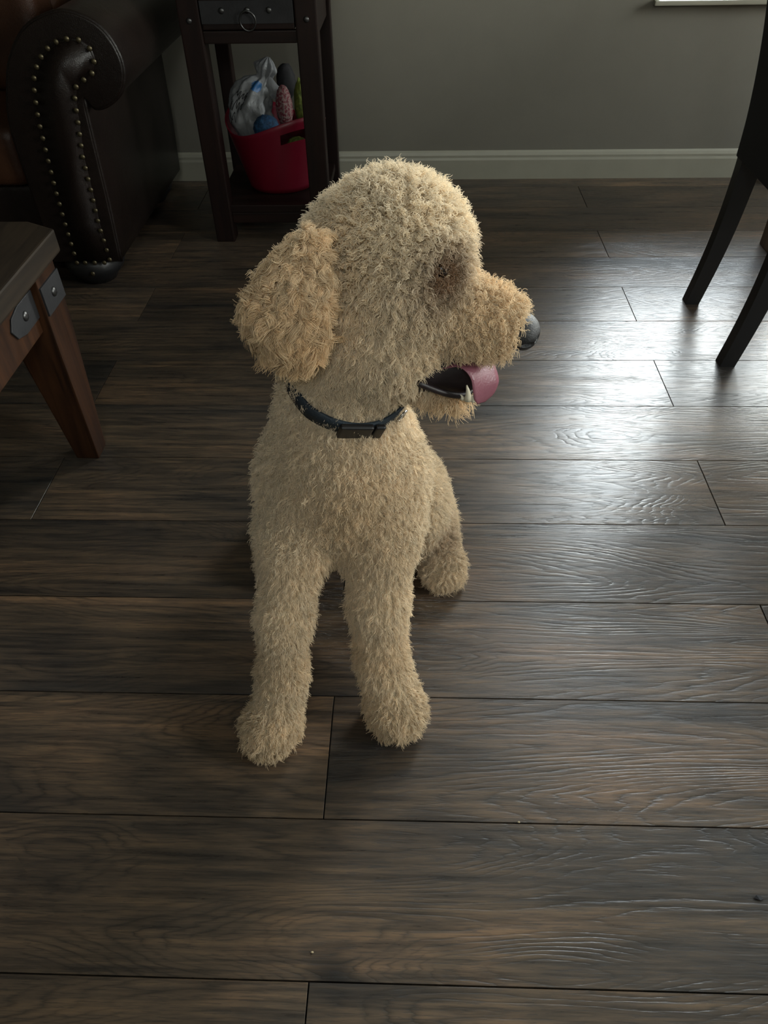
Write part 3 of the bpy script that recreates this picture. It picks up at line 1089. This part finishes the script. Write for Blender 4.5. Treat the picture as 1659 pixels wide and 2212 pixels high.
def surface_nets(F, lo, hi, res):
    lo = np.array(lo, np.float32); hi = np.array(hi, np.float32)
    n = np.ceil((hi - lo) / res).astype(int) + 1
    ax = [lo[i] + res * np.arange(n[i], dtype=np.float32) for i in range(3)]
    X = np.stack(np.meshgrid(*ax, indexing='ij'), -1)
    V = F(X).astype(np.float32)
    nx, ny, nz = V.shape
    acc = np.zeros((nx - 1, ny - 1, nz - 1, 3), np.float32)
    cnt = np.zeros((nx - 1, ny - 1, nz - 1), np.float32)
    corners = [(i, j, k) for i in (0, 1) for j in (0, 1) for k in (0, 1)]
    sl = lambda c: V[c[0]:nx - 1 + c[0], c[1]:ny - 1 + c[1], c[2]:nz - 1 + c[2]]
    for c in corners:
        for axx in range(3):
            if c[axx]:
                continue
            d = list(c); d[axx] = 1
            A, B = sl(c), sl(d)
            m = (A < 0) != (B < 0)
            t = np.where(m, A / np.where(A - B == 0, 1, A - B), 0)
            p = np.array(c, np.float32)
            for q in range(3):
                acc[..., q] += np.where(m, p[q] + (t if q == axx else 0), 0)
            cnt += m
    idx = -np.ones(cnt.shape, int)
    mask = cnt > 0
    idx[mask] = np.arange(mask.sum())
    cells = np.argwhere(mask)
    verts = (cells + acc[mask] / cnt[mask][:, None]) * res + lo
    faces = []
    for axx in range(3):
        o1, o2 = (axx + 1) % 3, (axx + 2) % 3
        s0 = [slice(0, None)] * 3; s1 = [slice(0, None)] * 3
        s0[axx] = slice(0, -1); s1[axx] = slice(1, None)
        A, B = V[tuple(s0)], V[tuple(s1)]
        m = (A < 0) != (B < 0)
        e = np.argwhere(m)
        fl_ = (A < 0)[m]
        ok = (e[:, o1] > 0) & (e[:, o2] > 0) & (e[:, o1] < V.shape[o1] - 1) & (e[:, o2] < V.shape[o2] - 1)
        e = e[ok]; fl_ = fl_[ok]
        q = []
        for (a_, b_) in ((-1, -1), (0, -1), (0, 0), (-1, 0)):
            c = e.copy(); c[:, o1] += a_; c[:, o2] += b_
            q.append(idx[c[:, 0], c[:, 1], c[:, 2]])
        q = np.stack(q, 1)
        q[~fl_] = q[~fl_][:, ::-1]
        faces.append(q)
    faces = np.concatenate(faces)
    return verts.astype(np.float64), faces


def grad(F, P, h=0.0015):
    P = P.astype(np.float32)
    g = np.stack([F(P + np.eye(3, dtype=np.float32)[i] * h) - F(P - np.eye(3, dtype=np.float32)[i] * h) for i in range(3)], -1)
    return g / np.maximum(np.linalg.norm(g, axis=-1, keepdims=True), 1e-9)


def sdf_obj(name, F, lo, hi, res, mat, parent, tint=None):
    v, f = surface_nets(F, lo, hi, res)
    me = bpy.data.meshes.new(name)
    me.from_pydata(v.tolist(), [], f.tolist())
    me.update()
    o = link_mesh(name, me, mat, parent, True)
    return o, v, f


# ------------------------------------------------------------------ the dog
dog = thing('curly_dog', 'cream curly-coated dog sitting on the floor, head turned right, mouth open', 'dog', (-0.09, 0.75, 0))
HY = 0.715                                         # plane of the head (it looks along +x)
BODY = [
    # trunk
    cap((-0.088, 0.775, 0.370), (-0.090, 0.800, 0.300), 0.086, 0.088, .04),
    cap((-0.090, 0.800, 0.300), (-0.090, 1.070, 0.112), 0.082, 0.086, .05),
    ell((-0.090, 1.080, 0.092), (0.098, 0.082, 0.080), .03),
    ell((-0.088, 0.725, 0.350), (0.080, 0.066, 0.095), .04),
    # neck
    cap((-0.088, 0.775, 0.420), (-0.072, 0.765, 0.560), 0.075, 0.070, .05),
    cap((-0.068, 0.765, 0.560), (-0.040, 0.745, 0.640), 0.070, 0.070, .04),
    # shoulders and front legs
    cap((-0.148, 0.745, 0.350), (-0.150, 0.690, 0.285), 0.050, 0.044, .04),
    cap((-0.152, 0.690, 0.290), (-0.170, 0.636, 0.190), 0.041, 0.034, .03),
    cap((-0.170, 0.636, 0.190), (-0.178, 0.603, 0.100), 0.033, 0.030, .02),
    cap((-0.178, 0.603, 0.100), (-0.190, 0.570, 0.045), 0.030, 0.034, .02),
    ell((-0.200, 0.560, 0.030), (0.038, 0.044, 0.030), .02),
    cap((-0.028, 0.755, 0.350), (-0.034, 0.705, 0.285), 0.050, 0.043, .04),
    cap((-0.038, 0.705, 0.290), (-0.041, 0.662, 0.190), 0.043, 0.037, .03),
    cap((-0.041, 0.662, 0.190), (-0.036, 0.632, 0.100), 0.037, 0.033, .02),
    cap((-0.036, 0.632, 0.100), (-0.022, 0.608, 0.045), 0.033, 0.036, .02),
    ell((-0.014, 0.592, 0.030), (0.041, 0.043, 0.030), .02),
    # haunches and hind feet
    ell((0.022, 0.985, 0.084), (0.050, 0.112, 0.074), .03),
    ell((-0.195, 0.995, 0.088), (0.050, 0.115, 0.078), .03),
    cap((0.052, 0.985, 0.055), (0.060, 0.885, 0.040), 0.032, 0.028, .02),
    ell((0.062, 0.882, 0.028), (0.034, 0.044, 0.028), .015),
    cap((-0.222, 0.995, 0.055), (-0.232, 0.890, 0.040), 0.030, 0.026, .02),
    ell((-0.232, 0.885, 0.028), (0.032, 0.042, 0.028), .015),
    cap((-0.075, 1.14, 0.075), (-0.05, 1.22, 0.035), 0.035, 0.022, .03),
    # skull, brow and cheeks
    ell((-0.021, 0.728, 0.669), (0.068, 0.069, 0.073), .03),
    ell((-0.002, 0.724, 0.668), (0.053, 0.060, 0.063), .03),
    ell((-0.045, 0.742, 0.643), (0.059, 0.062, 0.060), .03),
    ell((-0.034, 0.730, 0.590), (0.064, 0.064, 0.068), .03),
    ell((-0.005, 0.722, 0.575), (0.050, 0.052, 0.045), .03),
    # muzzle
    cap((0.022, 0.712, 0.620), (0.093, HY - .008, 0.609), 0.041, 0.027, .02),
    ell((0.080, HY - .010, 0.601), (0.040, 0.033, 0.023), .02),
    # lower jaw
    cap((0.000, 0.718, 0.542), (0.052, HY - .006, 0.514), 0.024, 0.009, .015),
]
HEAD = BODY
MOUTHCUT = [cap((0.030, 0.66, 0.5565), (0.030, 0.76, 0.5565), 0.006, 0.006, .006), ]
SOCK = [ell((0.028, HY + s_ * 0.066, 0.679), (0.016, 0.016, 0.011), .014, ((0.86, 0, -0.5), (0, 1, 0), (0.5, 0, 0.86))) for s_ in (-1, 1)]
FB = lambda X: field(BODY, X, SOCK)
body, bv, bf = sdf_obj('body', FB, (-.31, .48, -.01), (.17, 1.28, .80), 0.0062, MAT['skin'], dog)

EARN = [
    cap((-0.092, 0.668, 0.702), (-0.106, 0.655, 0.672), 0.015, 0.023, .02),
    cap((-0.106, 0.655, 0.674), (-0.119, 0.650, 0.646), 0.023, 0.028, .02),
    cap((-0.119, 0.650, 0.646), (-0.113, 0.652, 0.626), 0.026, 0.018, .02),
]
NRM_E = np.array((0.25, -1.0, 0.10)); NRM_E /= np.linalg.norm(NRM_E)


def squash(F, c, n, s):
    """thin the solid across direction n by s"""
    c = np.array(c, np.float32); n = np.array(n, np.float32)

    def G_(X):
        d = (X - c) @ n
        return F(X + (d * (1 / s - 1))[..., None] * n) * s ** 0.5
    return G_


FE = squash(lambda X: field(EARN, X), (-0.112, 0.652, 0.65), NRM_E, 0.55)
ear, ev, ef = sdf_obj('ear', FE, (-.20, .58, .50), (-.02, .73, .78), 0.004, MAT['skint'], dog)
EARF = [(('cap',) + (np.array((p[1][0] + .03, 2 * 0.730 - p[1][1], p[1][2] - .02), np.float32), np.array((p[2][0] + .03, 2 * 0.730 - p[2][1], p[2][2] - .02), np.float32)) + p[3:]) for p in EARN]
FE2 = squash(lambda X: field(EARF, X), (-0.082, 0.808, 0.63), np.array((0.25, 1.0, 0.1)) / np.linalg.norm((0.25, 1.0, 0.1)), 0.55)
ear2, e2v, e2f = sdf_obj('ear', FE2, (-.20, .74, .50), (-.02, .89, .78), 0.004, MAT['skint'], dog)

# nose
NC = np.array((0.1185, HY - .014, 0.598))
NOSE = [ell(NC, (0.0195, 0.023, 0.0185), .01), ell(NC + (0.004, 0, -0.010), (0.010, 0.008, 0.012), .008), ell(NC + (-0.012, 0, 0.004), (0.016, 0.018, 0.013), .01)]
NCUT = [ell(NC + (0.016, -0.010, -0.003), (0.007, 0.0045, 0.004), .003), ell(NC + (0.016, 0.010, -0.003), (0.007, 0.0045, 0.004), .003),
        ell(NC + (0.006, -0.020, -0.006), (0.008, 0.005, 0.0025), .003), ell(NC + (0.006, 0.020, -0.006), (0.008, 0.005, 0.0025), .003),
        cap(NC + (0.021, 0, 0.004), NC + (0.014, 0, -0.024), 0.0012, 0.0012, .003)]
sdf_obj('nose', lambda X: field(NOSE, X, NCUT), NC - (.045, .035, .035), NC + (.035, .035, .03), 0.0013, MAT['nose'], dog)


def on_surface(o_, d_, F, t0=0.3, t1=1.5):
    t = t0
    for _ in range(200):
        p = np.array(o_) + t * np.array(d_)
        s = float(F(p[None].astype(np.float32))[0])
        t += s * 0.8
        if abs(s) < 1e-4 or t > t1:
            break
    return np.array(o_) + t * np.array(d_)


# eyes, set where the sides of the face meet the brow
for sy in (-1, 1):
    e0 = on_surface((0.030, HY + sy * 0.25, 0.679), (0, -sy, 0), FB, 0.0, 0.3)
    bm = bmesh.new(); bmesh.ops.create_uvsphere(bm, u_segments=20, v_segments=14, radius=0.0080)
    for v in bm.verts:
        v.co += Vector((e0[0], e0[1] - sy * 0.003, e0[2]))
    eo = mesh_obj('eye', bm, MAT['eye'], dog, True)
    if sy < 0:
        EYE = e0

# mouth: dark inside, lower lip, tongue, teeth
MC = [cap((0.014, HY - .010, 0.560), (0.066, HY - .006, 0.552), 0.024, 0.018, .01), cap((0.014, HY - .01, 0.550), (0.062, HY - .006, 0.534), 0.028, 0.017, .01)]
sdf_obj('mouth', lambda X: field(MC, X), (-.02, .66, .49), (.10, .76, .59), 0.003, MAT['mouth'], dog)
bm = bmesh.new()
lipc = [(0.010, HY - .045, 0.553), (0.030, HY - .041, 0.541), (0.050, HY - .034, 0.530), (0.066, HY - .022, 0.524), (0.073, HY - .004, 0.523), (0.066, HY + .014, 0.524), (0.050, HY + .026, 0.530), (0.030, HY + .034, 0.541)]
tube(bm, [tuple(p) for p in spline(lipc, 5)], 0.0036, 8)
mesh_obj('lower_lip', bm, MAT['mouth'], dog, True)
# tongue: a sheet that lies in the jaw and hangs over the lip at the front
bm = bmesh.new()
TP = [(0.018, HY - .008, 0.560, 0.018), (0.040, HY - .010, 0.565, 0.021), (0.058, HY - .014, 0.570, 0.022), (0.072, HY - .022, 0.568, 0.022),
      (0.082, HY - .030, 0.558, 0.021), (0.086, HY - .036, 0.543, 0.020), (0.085, HY - .038, 0.529, 0.016), (0.082, HY - .038, 0.520, 0.007)]
tp = spline(TP, 5)
rows_ = []
for i, (x, y, z, wd) in enumerate(tp):
    a_, b_ = np.array(tp[max(i - 1, 0)][:3]), np.array(tp[min(i + 1, len(tp) - 1)][:3])
    T_ = (b_ - a_) / np.linalg.norm(b_ - a_)
    k_ = min(1.0, i / (0.7 * len(tp)))
    wv_ = np.array((0.72 * k_, 1.0 - 0.35 * k_, 0.0)); wv_ /= np.linalg.norm(wv_)
    N_ = np.cross(T_, wv_); N_ /= np.linalg.norm(N_)
    W2 = np.cross(N_, T_)
    row = []
    for s in range(9):
        q = -1 + 2 * s / 8
        dip = 0.003 * (1 - q * q) - 0.0026 * q * q * -1
        row.append(tuple(np.array((x, y, z)) + W2 * (q * wd) - N_ * dip))
    rows_.append((row, tuple(N_)))
th = 0.0042
top_ = [[bm.verts.new(p) for p in r] for r, _ in rows_]
bot_ = [[bm.verts.new(tuple(p[q_] - n_[q_] * th * (1 - abs(-1 + 2 * s / 8) ** 3 * .8) for q_ in range(3))) for s, p in enumerate(r)] for r, n_ in rows_]
for i in range(len(top_) - 1):
    for s in range(8):
        bm.faces.new((top_[i][s], top_[i][s + 1], top_[i + 1][s + 1], top_[i + 1][s]))
        bm.faces.new((bot_[i][s + 1], bot_[i][s], bot_[i + 1][s], bot_[i + 1][s + 1]))
    bm.faces.new((top_[i][0], top_[i + 1][0], bot_[i + 1][0], bot_[i][0]))
    bm.faces.new((top_[i][8], bot_[i][8], bot_[i + 1][8], top_[i + 1][8]))
for s in range(8):
    bm.faces.new((top_[0][s + 1], top_[0][s], bot_[0][s], bot_[0][s + 1]))
    bm.faces.new((top_[-1][s], top_[-1][s + 1], bot_[-1][s + 1], bot_[-1][s]))
bmesh.ops.recalc_face_normals(bm, faces=bm.faces)
mesh_obj('tongue', bm, MAT['tongue'], dog, True)
for (x, y, z, h, r) in ((0.064, HY - .046, 0.532, 0.019, 0.0046), (0.070, HY - .044, 0.529, 0.008, 0.0030), (0.058, HY - .046, 0.533, 0.006, 0.0026), (0.066, HY + .018, 0.528, 0.017, 0.0042)):
    bm = bmesh.new()
    tube(bm, [(x, y, z), (x + .0005, y, z + h * .35), (x - .0005, y, z + h * .7), (x - .002, y, z + h)], r, 10, False, r * .15)
    mesh_obj('tooth', bm, MAT['tooth'], dog, True)

# ------------------------------------------------------------------ fur
def sample(v, f, n):
    tri = np.concatenate([f[:, [0, 1, 2]], f[:, [0, 2, 3]]])
    A, B, C_ = v[tri[:, 0]], v[tri[:, 1]], v[tri[:, 2]]
    ar = np.linalg.norm(np.cross(B - A, C_ - A), axis=1)
    t = rng.choice(len(tri), n, p=ar / ar.sum())
    u, w_ = rng.random(n), rng.random(n)
    sw = u + w_ > 1
    u[sw] = 1 - u[sw]; w_[sw] = 1 - w_[sw]
    return A[t] + u[:, None] * (B[t] - A[t]) + w_[:, None] * (C_[t] - A[t])


def gauss(P, c, r):
    d = np.linalg.norm((P - np.array(c)) / np.array(r), axis=1)
    return np.exp(-d * d)


def fur(parent, name, F, v, f, n, nclump, props, seed, npt=9):
    """props(P, N) -> keep mask, length, tint(rgb), curl radius, flow direction, outwardness"""
    P = sample(v, f, n)
    N = grad(F, P)
    keep, L, tint, cr_, flow, outw, turns = props(P, N)
    P, N, L, tint, cr_, flow, outw, turns = (q[keep] for q in (P, N, L, tint, cr_, flow, outw, turns))
    n = len(P)
    ci = rng.choice(n, min(nclump, n), replace=False)
    kd = KDTree(len(ci))
    for i, k in enumerate(ci):
        kd.insert(P[k], i)
    kd.balance()
    near = np.fromiter((kd.find(p)[1] for p in P), int, n)
    c = ci[near]
    nc = len(ci)
    ph = rng.random(nc) * math.tau
    sg = np.where(rng.random(nc) < 0.5, -1, 1)
    rv = rng.normal(size=(nc, 3))
    lenc = 0.75 + 0.5 * rng.random(nc)
    trn = 0.8 + 0.5 * rng.random(nc)
    from mathutils import noise as mnz
    tv = 1 + 0.08 * rng.normal(size=nc)
    pc_ = P[ci]
    tv += 0.10 * np.fromiter((mnz.noise(Vector(p * 55.0)) for p in pc_), float, nc) + 0.09 * np.fromiter((mnz.noise(Vector(p * 16.0)) for p in pc_), float, nc)
    rv += 0.8 * np.array([mnz.noise_vector(Vector(p * 60.0)) for p in pc_])
    Nc = N[c]
    fl0 = flow - (flow * N).sum(1, keepdims=True) * N
    D = N * outw[:, None] + fl0 * (1 - outw[:, None]) + rv[near] * 0.22 + rng.normal(size=(n, 3)) * 0.10
    # blend with the clump's own direction
    Dc = D[c]
    D = D * 0.35 + Dc * 0.65
    D /= np.linalg.norm(D, axis=1, keepdims=True)
    U = np.cross(D, N + 0.01 * rv[near]); U /= np.maximum(np.linalg.norm(U, axis=1, keepdims=True), 1e-6)
    W_ = np.cross(D, U)
    off = P - P[c]
    off -= (off * D).sum(1, keepdims=True) * D
    Ls = L * lenc[near] * (0.85 + 0.3 * rng.random(n))
    phs = ph[near] + rng.normal(size=n) * 0.35
    jit = rng.normal(size=(n, 3)) * 0.0007
    pts = np.zeros((n, npt, 3))
    for k in range(npt):
        t = k / (npt - 1)
        ang = phs + sg[near] * turns * trn[near] * math.tau * t
        ramp_ = cr_ * (t ** 0.7)
        curl = (np.cos(ang) * ramp_)[:, None] * U + (np.sin(ang) * ramp_)[:, None] * W_
        curl -= ((np.cos(phs) * ramp_)[:, None] * U + (np.sin(phs) * ramp_)[:, None] * W_) * (1 - t) * 0.6
        sag = np.zeros((n, 3)); sag[:, 2] = -0.18 * Ls * t * t
        pts[:, k] = P + D * (Ls * t)[:, None] + curl - off * (0.72 * t ** 1.2) + sag + jit * t * 2
    pts[..., 2] = np.maximum(pts[..., 2], 0.0012)
    tint = tint * tv[near][:, None] * (1 + 0.07 * rng.normal(size=n))[:, None]
    tint *= np.minimum(1.0, 0.93 / tint.max(1))[:, None]
    tint = np.clip(tint, 0.01, 0.95)
    hc = bpy.data.hair_curves.new(name)
    hc.add_curves([npt] * n)
    hc.attributes['position'].data.foreach_set('vector', pts.reshape(-1).astype(np.float32))
    ra = hc.attributes.get('radius') or hc.attributes.new('radius', 'FLOAT', 'POINT')
    prof = np.interp(np.linspace(0, 1, npt), [0, .5, 1], [0.00042, 0.00036, 0.00014]).astype(np.float32)
    ra.data.foreach_set('value', np.tile(prof, n))
    ta = hc.attributes.new('tint', 'FLOAT_COLOR', 'CURVE')
    ta.data.foreach_set('color', np.concatenate([tint, np.ones((n, 1))], 1).astype(np.float32).reshape(-1))
    hc.materials.append(MAT['fur'])
    o = bpy.data.objects.new(name, hc)
    COL.objects.link(o)
    o.parent = parent
    o['kind'] = 'stuff'
    return o


CREAM = np.array((0.76, 0.63, 0.45)); TAN = np.array((0.68, 0.485, 0.275)); BROWN = np.array((0.17, 0.095, 0.05)); LIT_CREAM = np.array((0.82, 0.71, 0.535))


def lerp(a_, b_, w_):
    return a_ * (1 - w_[:, None]) + b_ * w_[:, None]


def body_props(P, N):
    n = len(P)
    muz = gauss(P, (0.080, HY, 0.610), (0.050, 0.07, 0.045))
    chin = gauss(P, (0.045, HY, 0.512), (0.05, 0.06, 0.03))
    eye = gauss(P, EYE + (0.004, 0, 0.003), (0.032, 0.03, 0.024))
    eyeu = gauss(P, EYE + (0.002, 0, -0.022), (0.028, 0.04, 0.022))
    earr = gauss(P, (-0.075, 0.69, 0.66), (0.04, 0.05, 0.07))
    legs = ((P[:, 2] < 0.30) & (P[:, 1] < 0.72)).astype(float)
    paws = np.clip(1 - P[:, 2] / 0.09, 0, 1)
    wrist = np.exp(-((P[:, 2] - 0.135) / 0.03) ** 2) * (P[:, 1] < 0.74)
    head = np.clip((P[:, 2] - 0.60) / 0.05, 0, 1)
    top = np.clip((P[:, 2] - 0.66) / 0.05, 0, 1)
    L = np.full(n, 0.0125)
    L = L + 0.001 * head + 0.001 * top - 0.001 * muz + 0.010 * chin + 0.003 * paws - 0.0025 * legs
    col = np.tile(CREAM, (n, 1))
    col = lerp(col, LIT_CREAM, 0.8 * top)  # window light on the topknot, put into the tint
    col = lerp(col, TAN, np.clip(0.85 * muz + 0.8 * chin + 0.35 * earr, 0, 1))
    col = lerp(col, BROWN, np.clip(1.0 * eye + 0.5 * eyeu, 0, 1))  # brown eye patch and tear stain, with the socket's shade put into the tint
    col = lerp(col, TAN, np.clip(0.35 * paws + 0.25 * wrist + 0.15 * legs, 0, 1))
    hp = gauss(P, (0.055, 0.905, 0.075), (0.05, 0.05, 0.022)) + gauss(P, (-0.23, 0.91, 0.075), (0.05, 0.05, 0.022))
    col = lerp(col, BROWN * 1.6, 0.6 * np.clip(hp, 0, 1))  # brown hind feet, with shade of the crease above painted in
    ch_ = gauss(P, (-0.075, 0.66, 0.36), (0.07, 0.1, 0.09))
    col = lerp(col, TAN * 0.86, 0.6 * ch_)
    cr_ = 0.0021 + 0.0012 * chin + 0.0008 * paws - 0.0004 * legs + 0 * muz
    turns = np.full(n, 1.25) + 0.5 * muz - 0.5 * legs + 0.3 * top
    flow = np.tile(np.array((0.0, -0.25, -1.0)), (n, 1))
    flow = lerp(flow, np.array((0.55, -0.3, -0.8)), np.clip(muz + 0.5 * chin, 0, 1))
    flow = lerp(flow, np.array((0.2, -0.4, 0.5)), top)
    outw = 0.42 + 0.20 * head + 0.22 * top + 0.0 * muz - 0.08 * legs + 0.2 * paws * 0
    outw = np.clip(outw, 0.2, 0.9)
    keep = np.ones(n, bool)
    keep &= np.linalg.norm(P - EYE, axis=1) > 0.0045
    keep &= ~((np.abs(P[:, 0] - NC[0] + .004) < 0.018) & (np.linalg.norm(P - NC, axis=1) < 0.026))
    keep &= P[:, 2] > 0.004
    # the open mouth stays clear: the inner side of the jaws
    inmouth = (P[:, 0] > 0.006) & (P[:, 2] < 0.574) & (P[:, 2] > 0.552 - 0.50 * (P[:, 0] - 0.006)) & (P[:, 1] < HY + .06)
    keep &= ~inmouth
    L = np.where(np.linalg.norm(P - EYE, axis=1) < 0.022, L * 0.5, L)
    return keep, L, col, cr_, flow, outw, turns


def ear_props(P, N):
    n = len(P)
    low = np.clip((0.69 - P[:, 2]) / 0.09, 0, 1)
    L = 0.015 + 0.010 * low
    col = lerp(np.tile(CREAM, (n, 1)), TAN, 0.55 + 0.45 * low)
    dk = gauss(P, (-0.150, 0.64, 0.60), (0.04, 0.05, 0.05))
    col = lerp(col, BROWN, 0.22 * dk)
    flow = np.tile(np.array((-0.05, -0.2, -1.0)), (n, 1))
    return np.ones(n, bool), L, col, 0.0034 + 0.0022 * low, flow, np.full(n, 0.42), 1.2 - 0.2 * low


NB = 1.0
fur(body, 'fur', FB, bv, bf, int(300000 * NB), 52000, body_props, 1)
fur(ear, 'fur', FE, ev, ef, int(28000 * NB), 1100, ear_props, 2)
fur(ear2, 'fur', FE2, e2v, e2f, int(12000 * NB), 900, ear_props, 3)

# ------------------------------------------------------------------ collar
CC = np.array((-0.076, 0.770, 0.518)); CN = np.array((0.32, -0.42, 0.90)); CN /= np.linalg.norm(CN)
CU = np.cross(CN, (0, 1, 0.0)); CU /= np.linalg.norm(CU); CV = np.cross(CN, CU)


def neck_r(th, extra):
    d = math.cos(th) * CU + math.sin(th) * CV
    lo_, hi_ = 0.02, 0.2
    for _ in range(30):
        m = (lo_ + hi_) / 2
        if float(FB((CC + d * m)[None].astype(np.float32))[0]) < 0:
            lo_ = m
        else:
            hi_ = m
    return d, lo_ + extra


bm = bmesh.new()
rings = []
NS = 72
ths = [i * math.tau / NS for i in range(NS)]
rr = np.array([neck_r(t, 0)[1] for t in ths])
for _ in range(6):
    rr = 0.5 * rr + 0.25 * np.roll(rr, 1) + 0.25 * np.roll(rr, -1)
for t, r0 in zip(ths, rr):
    d = math.cos(t) * CU + math.sin(t) * CV
    ring = []
    for (dr_, dz) in ((0.008, -0.0125), (0.0115, -0.0115), (0.0115, 0.0115), (0.008, 0.0125)):
        sink = 0.009 * min(1.0, max(0.0, (-0.112 - (CC + d * r0)[0]) / 0.035))
        ring.append(bm.verts.new(CC + d * (r0 + dr_ - sink) + CN * dz))
    rings.append(ring)
for i in range(NS):
    A, B = rings[i], rings[(i + 1) % NS]
    for k in range(4):
        bm.faces.new((A[k], A[(k + 1) % 4], B[(k + 1) % 4], B[k]))
bmesh.ops.recalc_face_normals(bm, faces=bm.faces)
collar = mesh_obj('collar', bm, MAT['collar'], dog, True)
collar['label'] = 'dark navy webbing collar with a black buckle'


def collar_at(px):
    """collar point whose x is px on the camera side"""
    best = None
    for i in range(720):
        t = i * math.tau / 720
        d = math.cos(t) * CU + math.sin(t) * CV
        r0 = float(np.interp(t, ths + [math.tau], list(rr) + [rr[0]]))
        p = CC + d * (r0 + 0.0125)
        if p[1] < CC[1] and (best is None or abs(p[0] - px) < abs(best[0][0] - px)):
            best = (p, d)
    return best


p, d = collar_at(-0.062)
tdir = np.cross(CN, d)
Mx = Matrix((tdir, CN, d)).transposed().to_4x4(); Mx.translation = Vector(p)
for (nm, sx, sy, sz, ox, mt) in (('buckle', 0.020, 0.0130, 0.0036, 0.0, 'buckle'), ('slider', 0.006, 0.0135, 0.0032, 0.0285, 'buckle')):
    bm = bmesh.new(); add_box(bm, -sx + ox, sx + ox, -sy, sy, -sz, sz); bevel(bm, 0.003, 3)
    bm.transform(Mx)
    mesh_obj(nm, bm, MAT[mt], collar, True)
p, d = collar_at(-0.008)
bm = bmesh.new()
tube(bm, [tuple(p + CN * (-0.010 * math.sin(t * math.tau / 20) - 0.008) + np.cross(CN, d) * 0.008 * math.cos(t * math.tau / 20) + d * 0.003) for t in range(20)], 0.0014, 8, True)
rg = mesh_obj('ring', bm, MAT['metal'], collar, True)
rg['label'] = 'small silver ring'
reparent(dog)
